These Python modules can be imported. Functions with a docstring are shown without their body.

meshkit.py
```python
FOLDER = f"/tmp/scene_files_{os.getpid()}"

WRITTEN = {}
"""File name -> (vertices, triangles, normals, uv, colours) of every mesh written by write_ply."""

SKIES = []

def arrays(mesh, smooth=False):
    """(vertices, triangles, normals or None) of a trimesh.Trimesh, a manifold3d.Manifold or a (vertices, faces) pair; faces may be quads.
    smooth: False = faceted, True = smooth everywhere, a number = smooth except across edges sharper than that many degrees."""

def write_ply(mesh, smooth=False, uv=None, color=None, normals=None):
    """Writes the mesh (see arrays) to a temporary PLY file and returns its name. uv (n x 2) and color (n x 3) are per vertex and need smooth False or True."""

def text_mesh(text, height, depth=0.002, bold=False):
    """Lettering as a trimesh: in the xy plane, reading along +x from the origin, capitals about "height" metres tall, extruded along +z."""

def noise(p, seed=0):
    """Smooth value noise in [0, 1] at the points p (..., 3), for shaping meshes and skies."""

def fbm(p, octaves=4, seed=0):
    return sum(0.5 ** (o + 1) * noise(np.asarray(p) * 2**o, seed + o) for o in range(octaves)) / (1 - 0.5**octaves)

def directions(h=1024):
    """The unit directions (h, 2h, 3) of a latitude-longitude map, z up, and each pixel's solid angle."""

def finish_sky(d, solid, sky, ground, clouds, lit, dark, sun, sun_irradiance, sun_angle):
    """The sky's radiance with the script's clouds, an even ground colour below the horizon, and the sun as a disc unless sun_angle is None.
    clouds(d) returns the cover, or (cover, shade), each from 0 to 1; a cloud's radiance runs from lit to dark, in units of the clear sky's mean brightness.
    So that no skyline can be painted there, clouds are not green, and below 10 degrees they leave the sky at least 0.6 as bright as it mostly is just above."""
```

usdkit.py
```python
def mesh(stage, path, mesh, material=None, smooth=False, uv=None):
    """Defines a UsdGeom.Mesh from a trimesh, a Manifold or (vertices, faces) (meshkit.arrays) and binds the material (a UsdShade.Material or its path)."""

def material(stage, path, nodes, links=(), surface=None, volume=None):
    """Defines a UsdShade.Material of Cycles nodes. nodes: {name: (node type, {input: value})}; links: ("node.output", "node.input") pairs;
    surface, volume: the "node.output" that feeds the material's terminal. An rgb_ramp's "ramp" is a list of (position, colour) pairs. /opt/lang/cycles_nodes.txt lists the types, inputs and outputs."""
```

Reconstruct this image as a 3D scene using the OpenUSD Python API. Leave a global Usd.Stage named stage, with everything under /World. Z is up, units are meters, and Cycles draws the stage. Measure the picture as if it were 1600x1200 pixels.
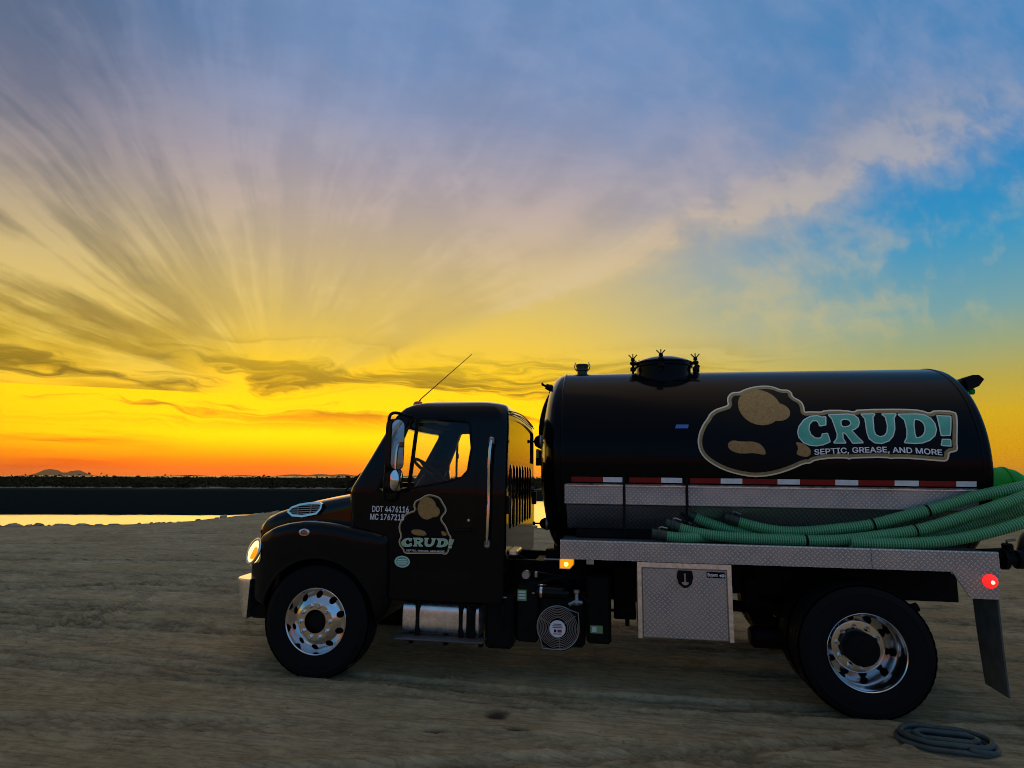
import math, random
import numpy as np
import trimesh, manifold3d, shapely, usdkit, meshkit
import shapely.geometry as sg
from shapely import affinity
from shapely.ops import unary_union
from pxr import Usd, UsdGeom, UsdShade, UsdLux, Gf, Sdf, Vt

# ------------------------------------------------------------------ stage, camera, sky, sun, exposure
stage = Usd.Stage.CreateInMemory()
UsdGeom.SetStageUpAxis(stage, UsdGeom.Tokens.z)
UsdGeom.SetStageMetersPerUnit(stage, 1.0)
UsdGeom.Xform.Define(stage, '/World')
UsdGeom.Scope.Define(stage, '/World/Looks')

cam = UsdGeom.Camera.Define(stage, '/World/camera')
CAM = np.array([2.6991, -5.3893, 1.8168])
_yaw, _pitch, _roll = 0.15919, 0.15185, 0.00335
_f = np.array([-math.sin(_yaw) * math.cos(_pitch), math.cos(_yaw) * math.cos(_pitch), math.sin(_pitch)])
_r = np.array([math.cos(_yaw), math.sin(_yaw), 0.0])
_u = np.cross(_r, _f)
_r, _u = _r * math.cos(_roll) + _u * math.sin(_roll), -_r * math.sin(_roll) + _u * math.cos(_roll)
cam.AddTransformOp().Set(Gf.Matrix4d(*_r, 0, *_u, 0, *(-_f), 0, *CAM, 1))
cam.CreateHorizontalApertureAttr(36.0)
cam.CreateVerticalApertureAttr(27.0)
cam.CreateFocalLengthAttr(21.375)
cam.CreateClippingRangeAttr(Gf.Vec2f(0.05, 60000))
cam.CreateExposureAttr(0.0)


class G:
    """A small builder for shader graphs."""

    def __init__(self):
        self.n, self.l, self.k = {}, [], 0

    def node(self, kind, **inp):
        self.k += 1
        name = f'n{self.k}'
        vals = {}
        for k, v in inp.items():
            if isinstance(v, O):
                self.l.append((v.s, f'{name}.{k}'))
            else:
                vals[k] = v
        self.n[name] = (kind, vals)
        return lambda out: O(self, f'{name}.{out}')

    def m(self, op, a, b=0.5, c=0.0):
        return self.node('math', math_type=op, value1=a, value2=b, value3=c)('value')

    def sstep(self, v, a, b):
        if a > b:
            return 1 - self.node('map_range', range_type='smoothstep', value=v, from_min=b, from_max=a, clamp=True)('result')
        return self.node('map_range', range_type='smoothstep', value=v, from_min=a, from_max=b, clamp=True)('result')

    def lin(self, v, a, b, c=0.0, d=1.0):
        return self.node('map_range', range_type='linear', value=v, from_min=a, from_max=b, to_min=c, to_max=d, clamp=True)('result')

    def mix(self, f, a, b, kind='mix'):
        return self.node('mix', mix_type=kind, fac=f, color1=a, color2=b)('color')

    def ramp(self, f, stops):
        return self.node('rgb_ramp', ramp=stops, fac=f)('color')

    def xyz(self, x, y, z):
        return self.node('combine_xyz', x=x, y=y, z=z)('vector')

    def sep(self, v):
        s = self.node('separate_xyz', vector=v)
        return s('x'), s('y'), s('z')

    def noise(self, vec, scale=1.0, detail=3, rough=0.5, dist=0.0, **kw):
        return self.node('noise_texture', vector=vec, scale=scale, detail=detail, roughness=rough, distortion=dist, **kw)('fac')

    def build(self, path, out, volume=None):
        return usdkit.material(stage, path, self.n, self.l, surface=out.s if out is not None else None, volume=volume.s if volume is not None else None)


class O:
    def __init__(self, g, s):
        self.g, self.s = g, s

    def __add__(self, o): return self.g.m('add', self, o)
    __radd__ = __add__
    def __mul__(self, o): return self.g.m('multiply', self, o)
    __rmul__ = __mul__
    def __sub__(self, o): return self.g.m('subtract', self, o)
    def __rsub__(self, o): return self.g.m('subtract', o, self)
    def __truediv__(self, o): return self.g.m('divide', self, o)
    def __rtruediv__(self, o): return self.g.m('divide', o, self)


SUN_AZ, SUN_EL = math.radians(-29.0), math.radians(1.6)
SKY_STRENGTH = 0.12


def srgb(r, g, b):
    return tuple((c / 255 / 12.92 if c <= 10 else ((c / 255 + 0.055) / 1.055) ** 2.4) for c in (r, g, b))


def make_sky():
    g = G()
    d = g.node('texture_coordinate')('generated')
    x, y, z = g.sep(d)
    up = g.m('maximum', z, 0.0)
    hor = g.m('sqrt', x * x + y * y)
    cosaz = (x * math.sin(SUN_AZ) + y * math.cos(SUN_AZ)) / g.m('maximum', hor, 0.001)
    sinaz = (x * math.cos(SUN_AZ) - y * math.sin(SUN_AZ)) / g.m('maximum', hor, 0.001)
    s = lambda *c: srgb(*c)
    e = lambda deg: math.sin(math.radians(deg))
    h = lambda k, *c: (s(*c)[0] * k, *s(*c)[1:])                        # the glow itself is brighter in red than the picture can show
    A = g.ramp(up, [(0, h(1.4, 255, 158, 0)), (e(1.0), h(1.5, 255, 184, 0)), (e(2.0), h(1.6, 255, 212, 0)), (e(3.4), h(1.7, 255, 238, 0)), (e(7), h(1.5, 255, 232, 0)), (e(10), h(1.15, 245, 212, 36)),
                    (e(15), s(232, 200, 100)), (e(20), s(208, 186, 138)), (e(27), s(168, 160, 176)), (e(36), s(98, 144, 196)), (e(50), s(105, 140, 182)), (e(66), s(185, 172, 165)), (1, s(222, 194, 166))])
    B = g.ramp(up, [(0, s(226, 142, 10)), (e(2), s(224, 160, 12)), (e(5), s(218, 176, 30)), (e(7.5), s(190, 172, 75)), (e(10), s(160, 170, 125)), (e(13), s(120, 165, 170)), (e(18), s(60, 152, 196)),
                    (e(25), s(0, 132, 200)), (e(38), s(20, 130, 190)), (e(50), s(85, 140, 185)), (e(66), s(180, 172, 168)), (1, s(222, 194, 166))])
    C = g.ramp(up, [(0, s(125, 130, 150)), (e(5), s(115, 145, 180)), (e(14), s(85, 145, 198)), (e(30), s(95, 148, 198)), (e(50), s(120, 150, 185)), (e(66), s(185, 175, 168)), (1, s(222, 194, 166))])
    ang = g.m('arccosine', g.m('minimum', g.m('maximum', cosaz, -1.0), 1.0))
    base = g.mix(g.sstep(ang, 0.32, 1.0), A, B)
    base = g.mix(g.sstep(ang, 1.15, 2.1), base, C)
    # cirrus fibres that fan out of one low part of the sky, as seen along their length
    ca, ce = math.radians(-30.5), math.radians(7.0)
    cx, cy, cz = math.sin(ca) * math.cos(ce), math.cos(ca) * math.cos(ce), math.sin(ce)
    fwd = g.m('maximum', x * cx + y * cy + z * cz, 0.05)
    P = (x * math.cos(ca) - y * math.sin(ca)) / fwd
    Q = (z - (x * math.sin(ca) + y * math.cos(ca)) * math.tan(ce)) * math.cos(ce) / fwd
    rho = g.m('sqrt', P * P + Q * Q + 1e-5)
    w1 = g.noise(g.xyz(P * 2.2, Q * 2.2, 3.0), 1.0, 4, 0.55) - 0.5
    w2 = g.noise(g.xyz(P * 5.5, Q * 5.5, 13.0), 1.0, 4, 0.6) - 0.5
    th = g.m('arctan2', Q, P) + w1 * 0.26 + w2 * 0.035
    lr = g.m('logarithm', rho + 0.08, 2.718)
    fine = g.noise(g.xyz(th * 3.4, lr * 0.55 + w1 * 0.5, 1.7), 1.5, 7, 0.52)
    broad = g.noise(g.xyz(th * 1.9, lr * 0.9, 8.2), 1.3, 5, 0.55)
    hair = g.noise(g.xyz(th * 15.0, lr * 1.2 + w2 * 0.6, 4.4), 1.4, 5, 0.55)
    puff = g.noise(g.xyz(P * 3.0 + w1 * 1.2, Q * 4.6, 6.6), 1.6, 9, 0.62)
    thd = g.m('arctan2', Q, P) + w1 * 0.09 + (fine - 0.5) * 0.10 + (puff - 0.5) * 0.14
    rad = math.radians
    edge = g.sstep(thd, rad(20), rad(27)) * g.sstep(rho, 0.03, 0.16)       # the long edge of the cirrus sheet towards the clear blue
    wisp = g.sstep(fine * 0.55 + puff * 0.45, 0.50, 0.66) * g.sstep(thd, rad(6), rad(15)) * g.sstep(rho, 0.2, 0.5) * 0.55
    sheet = edge * g.lin(broad * 0.55 + puff * 0.45, 0.34, 0.60, 0.35, 1.0)
    ths = g.m('arctan2', Q, P) + w1 * 0.05 + (puff - 0.5) * 0.05
    streak = g.sstep(ths, rad(31), rad(26.5)) * g.sstep(ths, rad(23.0), rad(25.5)) * g.sstep(rho, 0.25, 0.5) * g.sstep(rho, 2.6, 1.5) * g.lin(hair * 0.5 + puff * 0.5, 0.40, 0.60, 0.15, 0.9)
    cover = g.m('minimum', g.m('maximum', sheet, wisp) + streak * 0.6, 1.0) * g.sstep(up, 0.035, 0.11) * g.sstep(rho, 3.2, 1.6)
    near = g.sstep(ang, 1.5, 0.2)
    lit = g.ramp(up, [(0, s(255, 190, 20)), (e(6), s(250, 205, 40)), (e(11), s(236, 203, 95)), (e(17), s(225, 197, 132)), (e(24), s(200, 180, 170)), (e(32), s(150, 158, 188)), (e(45), s(108, 148, 198)), (e(66), s(200, 180, 165)), (1, s(225, 196, 168))])
    dark = g.ramp(up, [(0, s(190, 95, 10)), (e(6), s(122, 98, 18)), (e(11), s(140, 116, 48)), (e(17), s(138, 122, 88)), (e(24), s(122, 120, 122)), (e(32), s(92, 114, 146)), (e(45), s(72, 112, 162)), (e(66), s(165, 150, 145)), (1, s(195, 172, 152))])
    shade = g.sstep(fine * 0.45 + hair * g.lin(sinaz, -0.30, 0.0, 0.24, 0.10) + puff * g.lin(sinaz, -0.30, 0.0, 0.31, 0.45), 0.575, 0.415)
    shade = g.m('minimum', shade * g.lin(sinaz, -0.36, -0.02, 1.30, 0.34), 1.0)
    cirrus = g.mix(shade * (1 - streak * 0.9), lit, dark)
    cirrus = g.mix(streak * 0.45, cirrus, s(226, 204, 165))
    col = g.mix(cover * g.lin(near, 0.0, 1.0, 0.48, 0.90), base, cirrus)
    # low dark stratus above the glow
    azl = g.m('arctan2', sinaz, cosaz)
    wl = g.noise(g.xyz(azl * 3.0, up * 9.0, 2.0), 1.5, 3, 0.5)
    low = g.noise(g.xyz(azl * 1.7 + (wl - 0.5) * 0.8, up * 20.0 + (wl - 0.5) * 2.4 + azl * 0.9, 5.5), 1.7, 8, 0.62)
    band = g.sstep(up, e(3.4), e(6.0)) * g.sstep(up, e(13.5), e(7.5)) * g.sstep(ang, 1.05, 0.35)
    lowc = g.sstep(low, 0.44, 0.60) * band
    stratus = g.mix(g.sstep(up, e(6.5), e(4.6)), s(122, 100, 26), s(235, 110, 8))
    col = g.mix(lowc * 0.85, col, stratus)
    red = g.sstep(g.noise(g.xyz(azl * 3.2, up * 40.0, 9.0), 1.3, 5, 0.6), 0.45, 0.7) * g.sstep(up, e(5.0), e(2.2)) * g.sstep(sinaz, -0.10, -0.34)
    col = g.mix(red * 0.9, col, s(216, 66, 14))
    glow = g.sstep(sinaz, 0.30, -0.04) * g.sstep(up, e(3.3), e(0.0))
    col = g.mix(glow * 0.85, col, (1.3, s(255, 104, 0)[1], 0.0))
    haze = g.sstep(sinaz, -0.12, -0.5) * g.sstep(up, e(9), e(0.5))
    col = g.mix(haze * 0.45, col, s(170, 92, 12))
    veil = g.sstep(sinaz, -0.02, -0.42) * g.sstep(up, e(11), e(32))
    col = g.mix(veil * 0.62, col, s(84, 96, 122))
    phys = g.node('sky_texture', sky_type='single_scattering', sun_disc=False, sun_elevation=SUN_EL, sun_rotation=SUN_AZ, altitude=30.0, air_density=1.2, aerosol_density=2.0, ozone_density=2.0)('color')
    gain = g.mix(1.0, col, (1 / SKY_STRENGTH,) * 3, 'multiply')
    out = g.mix(0.06, gain, phys)
    bg = g.node('background_shader', color=out, strength=SKY_STRENGTH)('background')
    return g.build('/World/Looks/sky', bg)


dome = UsdLux.DomeLight.Define(stage, '/World/sky')
UsdShade.MaterialBindingAPI.Apply(dome.GetPrim()).Bind(make_sky())
dome.GetPrim().SetCustomDataByKey('label', 'sunset sky with streaked cirrus above an orange horizon')
dome.GetPrim().SetCustomDataByKey('category', 'sky')
dome.GetPrim().SetCustomDataByKey('kind', 'structure')

sun = UsdLux.DistantLight.Define(stage, '/World/sun')
sun.CreateIntensityAttr(0.18)
sun.CreateAngleAttr(70.0)
sun.CreateNormalizeAttr(True)
sun.CreateColorAttr(Gf.Vec3f(1.0, 0.72, 0.38))
sun.AddRotateXYZOp().Set(Gf.Vec3f(90 - math.degrees(SUN_EL), 0, -math.degrees(SUN_AZ) + 180))

# ------------------------------------------------------------------ helpers
RNG = np.random.default_rng(7)
_used = {}
MF = manifold3d.Manifold
PITCH = math.degrees(math.atan(0.0086))          # the lot falls gently towards the truck's rear


def name_in(parent, name):
    k = _used.get((parent, name), 0)
    _used[(parent, name)] = k + 1
    return f'{parent}/{name}' + (f'_{k:03d}' if k else '')


def put(parent, name, mesh, mat, smooth=32, color=None):
    """One Mesh prim under parent; returns its path."""
    p = name_in(parent, name)
    if isinstance(mesh, list):
        mesh = trimesh.util.concatenate([tri(m) for m in mesh])
    m = usdkit.mesh(stage, p, mesh, mat, smooth=smooth)
    if color is not None:
        UsdGeom.PrimvarsAPI(m).CreatePrimvar('tone', Sdf.ValueTypeNames.Color3fArray, 'vertex').Set(Vt.Vec3fArray.FromNumpy(np.asarray(color, np.float32)))
    return p


def group_of_parts(parent, name, loc=None):
    p = name_in(parent, name)
    x = UsdGeom.Xform.Define(stage, p)
    if loc is not None:
        x.AddTranslateOp().Set(Gf.Vec3d(*loc))
    return p


def tag(path, label=None, category=None, group=None, kind=None):
    pr = stage.GetPrimAtPath(path)
    for k, v in (('label', label), ('category', category), ('group', group), ('kind', kind)):
        if v:
            pr.SetCustomDataByKey(k, v)


def thing(name, label, category, loc=(0, 0, 0), group=None, tilt=True):
    p = name_in('/World', name)
    x = UsdGeom.Xform.Define(stage, p)
    a = math.radians(PITCH) if tilt else 0
    w = (loc[0] * math.cos(a) + loc[2] * math.sin(a), loc[1], -loc[0] * math.sin(a) + loc[2] * math.cos(a))
    x.AddTranslateOp().Set(Gf.Vec3d(*w))
    if tilt:
        x.AddRotateYOp().Set(PITCH)
    tag(p, label, category, group)
    return p


def tri(m):
    if isinstance(m, MF):
        q = m.to_mesh()
        return trimesh.Trimesh(q.vert_properties[:, :3], q.tri_verts, process=False)
    if isinstance(m, tuple):
        v, f, _ = meshkit.arrays(m)
        return trimesh.Trimesh(v, f, process=False)
    return m


def man(m):
    m = tri(m).copy()
    m.merge_vertices(digits_vertex=4, merge_norm=True, merge_tex=True)
    m.update_faces(m.nondegenerate_faces())
    m.update_faces(m.unique_faces())
    m.remove_unreferenced_vertices()
    if m.volume < 0:
        m.invert()
    return MF(manifold3d.Mesh(vert_properties=np.asarray(m.vertices, np.float32), tri_verts=np.asarray(m.faces, np.uint32)))


def box(x0, x1, y0, y1, z0, z1, c=0.0):
    if c <= 0:
        return MF.cube((x1 - x0, y1 - y0, z1 - z0)).translate((x0, y0, z0))
    c = min(c, (x1 - x0) / 2.01, (y1 - y0) / 2.01, (z1 - z0) / 2.01)
    pts = []
    for a in ((c, 0, 0), (0, c, 0), (0, 0, c)):
        o = np.array([c, c, c]) - np.array(a)
        for sx in (0, 1):
            for sy in (0, 1):
                for sz in (0, 1):
                    pts.append([x1 - o[0] if sx else x0 + o[0], y1 - o[1] if sy else y0 + o[1], z1 - o[2] if sz else z0 + o[2]])
    return MF.hull_points(np.array(pts))


def tube(points, r, sides=10, caps=True, closed=False):
    p = np.asarray(points, float)
    n = len(p)
    t = (np.roll(p, -1, 0) - np.roll(p, 1, 0)) if closed else np.gradient(p, axis=0)
    t /= np.linalg.norm(t, axis=1, keepdims=True) + 1e-12
    ref = np.array([0, 0, 1.0]) if abs(t[0, 2]) < 0.9 else np.array([1.0, 0, 0])
    a = np.zeros_like(p)
    a0 = np.cross(t[0], ref)
    for i in range(n):
        a0 = a0 - t[i] * (a0 @ t[i])
        a0 /= np.linalg.norm(a0)
        a[i] = a0
    b = np.cross(t, a)
    ang = np.arange(sides) * 2 * np.pi / sides
    rr = np.broadcast_to(r, (n,))
    v = (p[:, None] + rr[:, None, None] * (np.cos(ang)[None, :, None] * a[:, None] + np.sin(ang)[None, :, None] * b[:, None])).reshape(-1, 3)
    m = n if closed else n - 1
    i, j = np.meshgrid(np.arange(m), np.arange(sides), indexing='ij')
    i2, j2 = (i + 1) % n, (j + 1) % sides
    q = np.stack([i * sides + j, i * sides + j2, i2 * sides + j2, i2 * sides + j], -1).reshape(-1, 4)
    f = np.vstack([q[:, [0, 2, 1]], q[:, [0, 3, 2]]])[:, ::-1]
    if caps and not closed:
        v = np.vstack([v, p[0], p[-1]])
        k = np.arange(sides)
        f = np.vstack([f, np.stack([np.full(sides, n * sides), (k + 1) % sides, k], 1), np.stack([np.full(sides, n * sides + 1), (n - 1) * sides + k, (n - 1) * sides + (k + 1) % sides], 1)])
    return trimesh.Trimesh(v, f, process=False)


def curve(points, n=40):
    """A smooth curve through the points."""
    from scipy.interpolate import CubicSpline
    p = np.asarray(points, float)
    s = np.r_[0, np.cumsum(np.linalg.norm(np.diff(p, axis=0), axis=1))]
    return CubicSpline(s, p)(np.linspace(0, s[-1], n))


def lathe(profile, axis='y', centre=(0, 0, 0), n=64):
    """profile: (radius, position along the axis) pairs."""
    pr = np.asarray(profile, float)
    th = np.arange(n) * 2 * np.pi / n
    k = len(pr)
    c, s = np.cos(th), np.sin(th)
    r, h = np.maximum(pr[:, 0], 1e-5), pr[:, 1]
    A, B, H = r[:, None] * c, r[:, None] * s, np.broadcast_to(h[:, None], (k, n))
    if axis == 'y':
        v = np.stack([A, H, B], -1)
    elif axis == 'x':
        v = np.stack([H, A, B], -1)
    else:
        v = np.stack([A, B, H], -1)
    v = v.reshape(-1, 3) + np.asarray(centre)
    i, j = np.meshgrid(np.arange(k - 1), np.arange(n), indexing='ij')
    q = np.stack([i * n + j, i * n + (j + 1) % n, (i + 1) * n + (j + 1) % n, (i + 1) * n + j], -1).reshape(-1, 4)
    f = np.vstack([q[:, [0, 1, 2]], q[:, [0, 2, 3]]])
    m = trimesh.Trimesh(v, f, process=False)
    if axis == 'y':
        m.invert()
    return m


def prism(poly, y0, y1):
    """A polygon in (x, z) as a solid from y0 to y1."""
    if not hasattr(poly, 'exterior'):
        poly = sg.Polygon(poly).buffer(0)
    m = trimesh.creation.extrude_polygon(poly, y1 - y0, engine='earcut')
    v = m.vertices
    m = trimesh.Trimesh(np.stack([v[:, 0], y1 - v[:, 2], v[:, 1]], 1), m.faces, process=False)
    return m


def rounded(poly, r):
    return sg.Polygon(poly).buffer(0).buffer(-r).buffer(2 * r).buffer(-r)


def flat(poly):
    """A polygon as a flat triangulated (x, z) sheet: vertices (n, 2), faces."""
    out = []
    for g_ in getattr(poly, 'geoms', [poly]):
        if g_.is_empty or g_.area < 1e-8 or not hasattr(g_, 'exterior'):
            continue
        v, f = trimesh.creation.triangulate_polygon(g_, engine='earcut')
        out.append(trimesh.Trimesh(np.c_[v, np.zeros(len(v))], f, process=False))
    return trimesh.util.concatenate(out)


def drape(poly_or_mesh, surf, off, size=0.06):
    """A flat print laid on a surface y = surf(x, z), lifted by off towards the viewer's side (-y)."""
    m = poly_or_mesh if isinstance(poly_or_mesh, trimesh.Trimesh) else flat(poly_or_mesh)
    v, f = trimesh.remesh.subdivide_to_size(m.vertices, m.faces, size, max_iter=12)
    q = np.stack([v[:, 0], surf(v[:, 0], v[:, 1]) - off, v[:, 1]], 1)
    m = trimesh.Trimesh(q, f, process=False)
    n = m.face_normals.sum(0)
    if n[1] > 0:
        m.invert()
    return m


def text_flat(text, height, bold=True):
    """Lettering as a flat (x, z) mesh."""
    t = meshkit.text_mesh(text, height, 0.002, bold=bold)
    keep = t.vertices[t.faces][:, :, 2].min(1) > 0.001
    m = trimesh.Trimesh(t.vertices * [1, 1, 0], t.faces[keep], process=True)
    return m


def loft(rings, cap=True):
    r = np.asarray(rings, float)
    k, n = r.shape[:2]
    v = r.reshape(-1, 3)
    i, j = np.meshgrid(np.arange(k - 1), np.arange(n), indexing='ij')
    q = np.stack([i * n + j, i * n + (j + 1) % n, (i + 1) * n + (j + 1) % n, (i + 1) * n + j], -1).reshape(-1, 4)
    f = np.vstack([q[:, [0, 1, 2]], q[:, [0, 2, 3]]])
    if cap:
        a, b = len(v), len(v) + 1
        v = np.vstack([v, r[0].mean(0), r[-1].mean(0)])
        jj = np.arange(n)
        f = np.vstack([f, np.stack([np.full(n, a), (jj + 1) % n, jj], 1), np.stack([np.full(n, b), (k - 1) * n + jj, (k - 1) * n + (jj + 1) % n], 1)])
    m = trimesh.Trimesh(v, f, process=False)
    if m.volume < 0:
        m.invert()
    return m


def soften(m, edge, its, lamb=0.5):
    """Refines a solid and relaxes it so that its edges come out rounded."""
    t = tri(m.refine_to_length(edge))
    trimesh.smoothing.filter_laplacian(t, lamb=lamb, iterations=its)
    return t


# ------------------------------------------------------------------ materials
def pbr(name, color, rough=0.5, metal=0.0, spec=0.5, bump=None, coat=0.0, var=0.0, vscale=6.0, **kw):
    g = G()
    pos = g.node('texture_coordinate')('object')
    inp = dict(roughness=rough, metallic=metal, specular_ior_level=spec, coat_weight=coat, **kw)
    if var:
        n = g.noise(pos, vscale, 5, 0.6)
        inp['base_color'] = g.mix(g.lin(n, 0.3, 0.7), tuple(c * (1 - var) for c in color), tuple(min(1, c * (1 + var)) for c in color))
        inp['roughness'] = g.lin(g.noise(pos, vscale * 2.3, 4, 0.6), 0.3, 0.7, rough * 0.8, min(1, rough * 1.25))
    else:
        inp['base_color'] = tuple(color)
    if bump:
        h = g.noise(pos, bump[0], 4, 0.6)
        inp['normal'] = g.node('bump', height=h, strength=bump[1], distance=bump[2])('normal')
    return g.build(f'/World/Looks/{name}', g.node('principled_bsdf', **inp)('BSDF'))


def tread_plate(name, axes='xz', base=(0.86, 0.83, 0.77), rough=0.27, pitch=0.030):
    """Aluminium tread plate: raised lugs set crosswise in turn."""
    g = G()
    pos = g.node('texture_coordinate')('object')
    c = dict(zip('xyz', g.sep(pos)))
    u, v = c[axes[0]] / pitch, c[axes[1]] / pitch
    a, b = (u + v) * 0.70711, (u - v) * 0.70711
    fa, fb = g.m('floor', a), g.m('floor', b)
    par = g.m('floored_modulo', fa + fb, 2.0)
    pa, pb = g.m('fraction', a) - 0.5, g.m('fraction', b) - 0.5
    p = pa * par + pb * (1 - par)
    q = pb * par + pa * (1 - par)
    d = (p * p) * 4.2 + (q * q) * 52.0
    lug = g.sstep(d, 1.05, 0.45)
    dirt = g.noise(pos, 5.0, 5, 0.65)
    fine = g.noise(pos, 160.0, 2, 0.5)
    col = g.mix(g.lin(dirt, 0.35, 0.7), tuple(x * 0.74 for x in base), base)
    col = g.mix(lug, g.mix(1.0, col, (0.50, 0.50, 0.51), 'multiply'), g.mix(1.0, col, (1.12, 1.12, 1.12), 'multiply'))
    nb = g.node('bump', height=lug + fine * 0.10, strength=1.0, distance=0.010)('normal')
    sh = g.node('principled_bsdf', base_color=col, metallic=1.0, roughness=g.lin(dirt, 0.3, 0.7, rough + 0.10, rough - 0.04) + (1 - lug) * 0.12, normal=nb)('BSDF')
    return g.build(f'/World/Looks/{name}', sh)


def glass(name, tint=(0.92, 0.985, 0.88), ior=1.4):
    g = G()
    t = g.node('transparent_bsdf', color=tint)('BSDF')
    r = g.node('glossy_bsdf', color=(1, 1, 1), roughness=0.01)('BSDF')
    f = g.node('fresnel', IOR=ior)('fac')
    return g.build(f'/World/Looks/{name}', g.node('mix_closure', fac=f, closure1=t, closure2=r)('closure'))


def lamp(name, color, strength, base):
    g = G()
    sh = g.node('principled_bsdf', base_color=base, roughness=0.12, emission_color=color, emission_strength=strength)('BSDF')
    return g.build(f'/World/Looks/{name}', sh)


M = {}
M['paint'] = pbr('black_paint', (0.0018, 0.0020, 0.0026), 0.07, spec=0.20, bump=(3.0, 0.04, 0.01))
M['tankpaint'] = pbr('black_tank_paint', (0.0016, 0.0019, 0.0026), 0.13, spec=0.10, bump=(2.2, 0.06, 0.01))
M['black'] = pbr('black_plastic', (0.004, 0.004, 0.0045), 0.5, spec=0.12)
M['frame'] = pbr('black_chassis', (0.004, 0.004, 0.004), 0.6, spec=0.12, var=0.4, vscale=9)
M['rubber'] = pbr('tyre_rubber', (0.0045, 0.0045, 0.005), 0.7, spec=0.12, bump=(60, 0.12, 0.002))
M['flap'] = pbr('mud_flap_rubber', (0.075, 0.092, 0.088), 0.7, spec=0.2, var=0.35, vscale=5)
M['chrome'] = pbr('chrome', (0.80, 0.80, 0.80), 0.07, 1.0)
M['wheel'] = pbr('polished_wheel', (0.74, 0.75, 0.76), 0.13, 1.0, var=0.08, vscale=7)
M['bumper'] = pbr('dull_chrome', (0.78, 0.77, 0.72), 0.26, 1.0, var=0.12, vscale=9, bump=(90, 0.08, 0.001))
M['alloy'] = pbr('brushed_aluminium', (0.80, 0.78, 0.73), 0.30, 1.0, var=0.14, vscale=8, bump=(120, 0.10, 0.001))
M['galv'] = pbr('dull_steel', (0.35, 0.35, 0.34), 0.42, 1.0, var=0.2, vscale=10)
M['plate'] = tread_plate('tread_plate', 'xz')
M['plate_top'] = tread_plate('tread_plate_deck', 'xy', base=(0.30, 0.31, 0.32), rough=0.42)
M['glass'] = glass('window_glass')
M['mirror'] = pbr('mirror_glass', (0.85, 0.87, 0.88), 0.02, 1.0)
M['interior'] = pbr('cab_interior', (0.020, 0.026, 0.020), 0.7, spec=0.25)
M['red'] = pbr('red_reflective_tape', (0.22, 0.004, 0.006), 0.35, spec=0.4, bump=(220, 0.15, 0.001))
M['white'] = pbr('white_reflective_tape', (0.72, 0.74, 0.74), 0.35, spec=0.5, bump=(220, 0.15, 0.001), var=0.12, vscale=14)
M['ink'] = pbr('black_print', (0.002, 0.002, 0.0025), 0.4, spec=0.12)
M['gold'] = pbr('gold_print', (0.27, 0.19, 0.075), 0.45, spec=0.35, var=0.2, vscale=30)
M['cream'] = pbr('cream_print', (0.74, 0.66, 0.47), 0.45, spec=0.35)
M['brown'] = pbr('brown_print', (0.33, 0.19, 0.055), 0.45, spec=0.35, var=0.25, vscale=40)
M['teal'] = pbr('teal_print', (0.10, 0.42, 0.30), 0.40, spec=0.4, var=0.15, vscale=12)
M['mint'] = pbr('mint_print', (0.34, 0.55, 0.33), 0.40, spec=0.4, var=0.15, vscale=25)
M['pale'] = pbr('pale_print', (0.62, 0.72, 0.64), 0.40, spec=0.4)
M['letter'] = pbr('white_lettering', (0.80, 0.80, 0.82), 0.40, spec=0.4)
M['bluesticker'] = pbr('blue_sticker', (0.04, 0.13, 0.42), 0.4)
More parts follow.
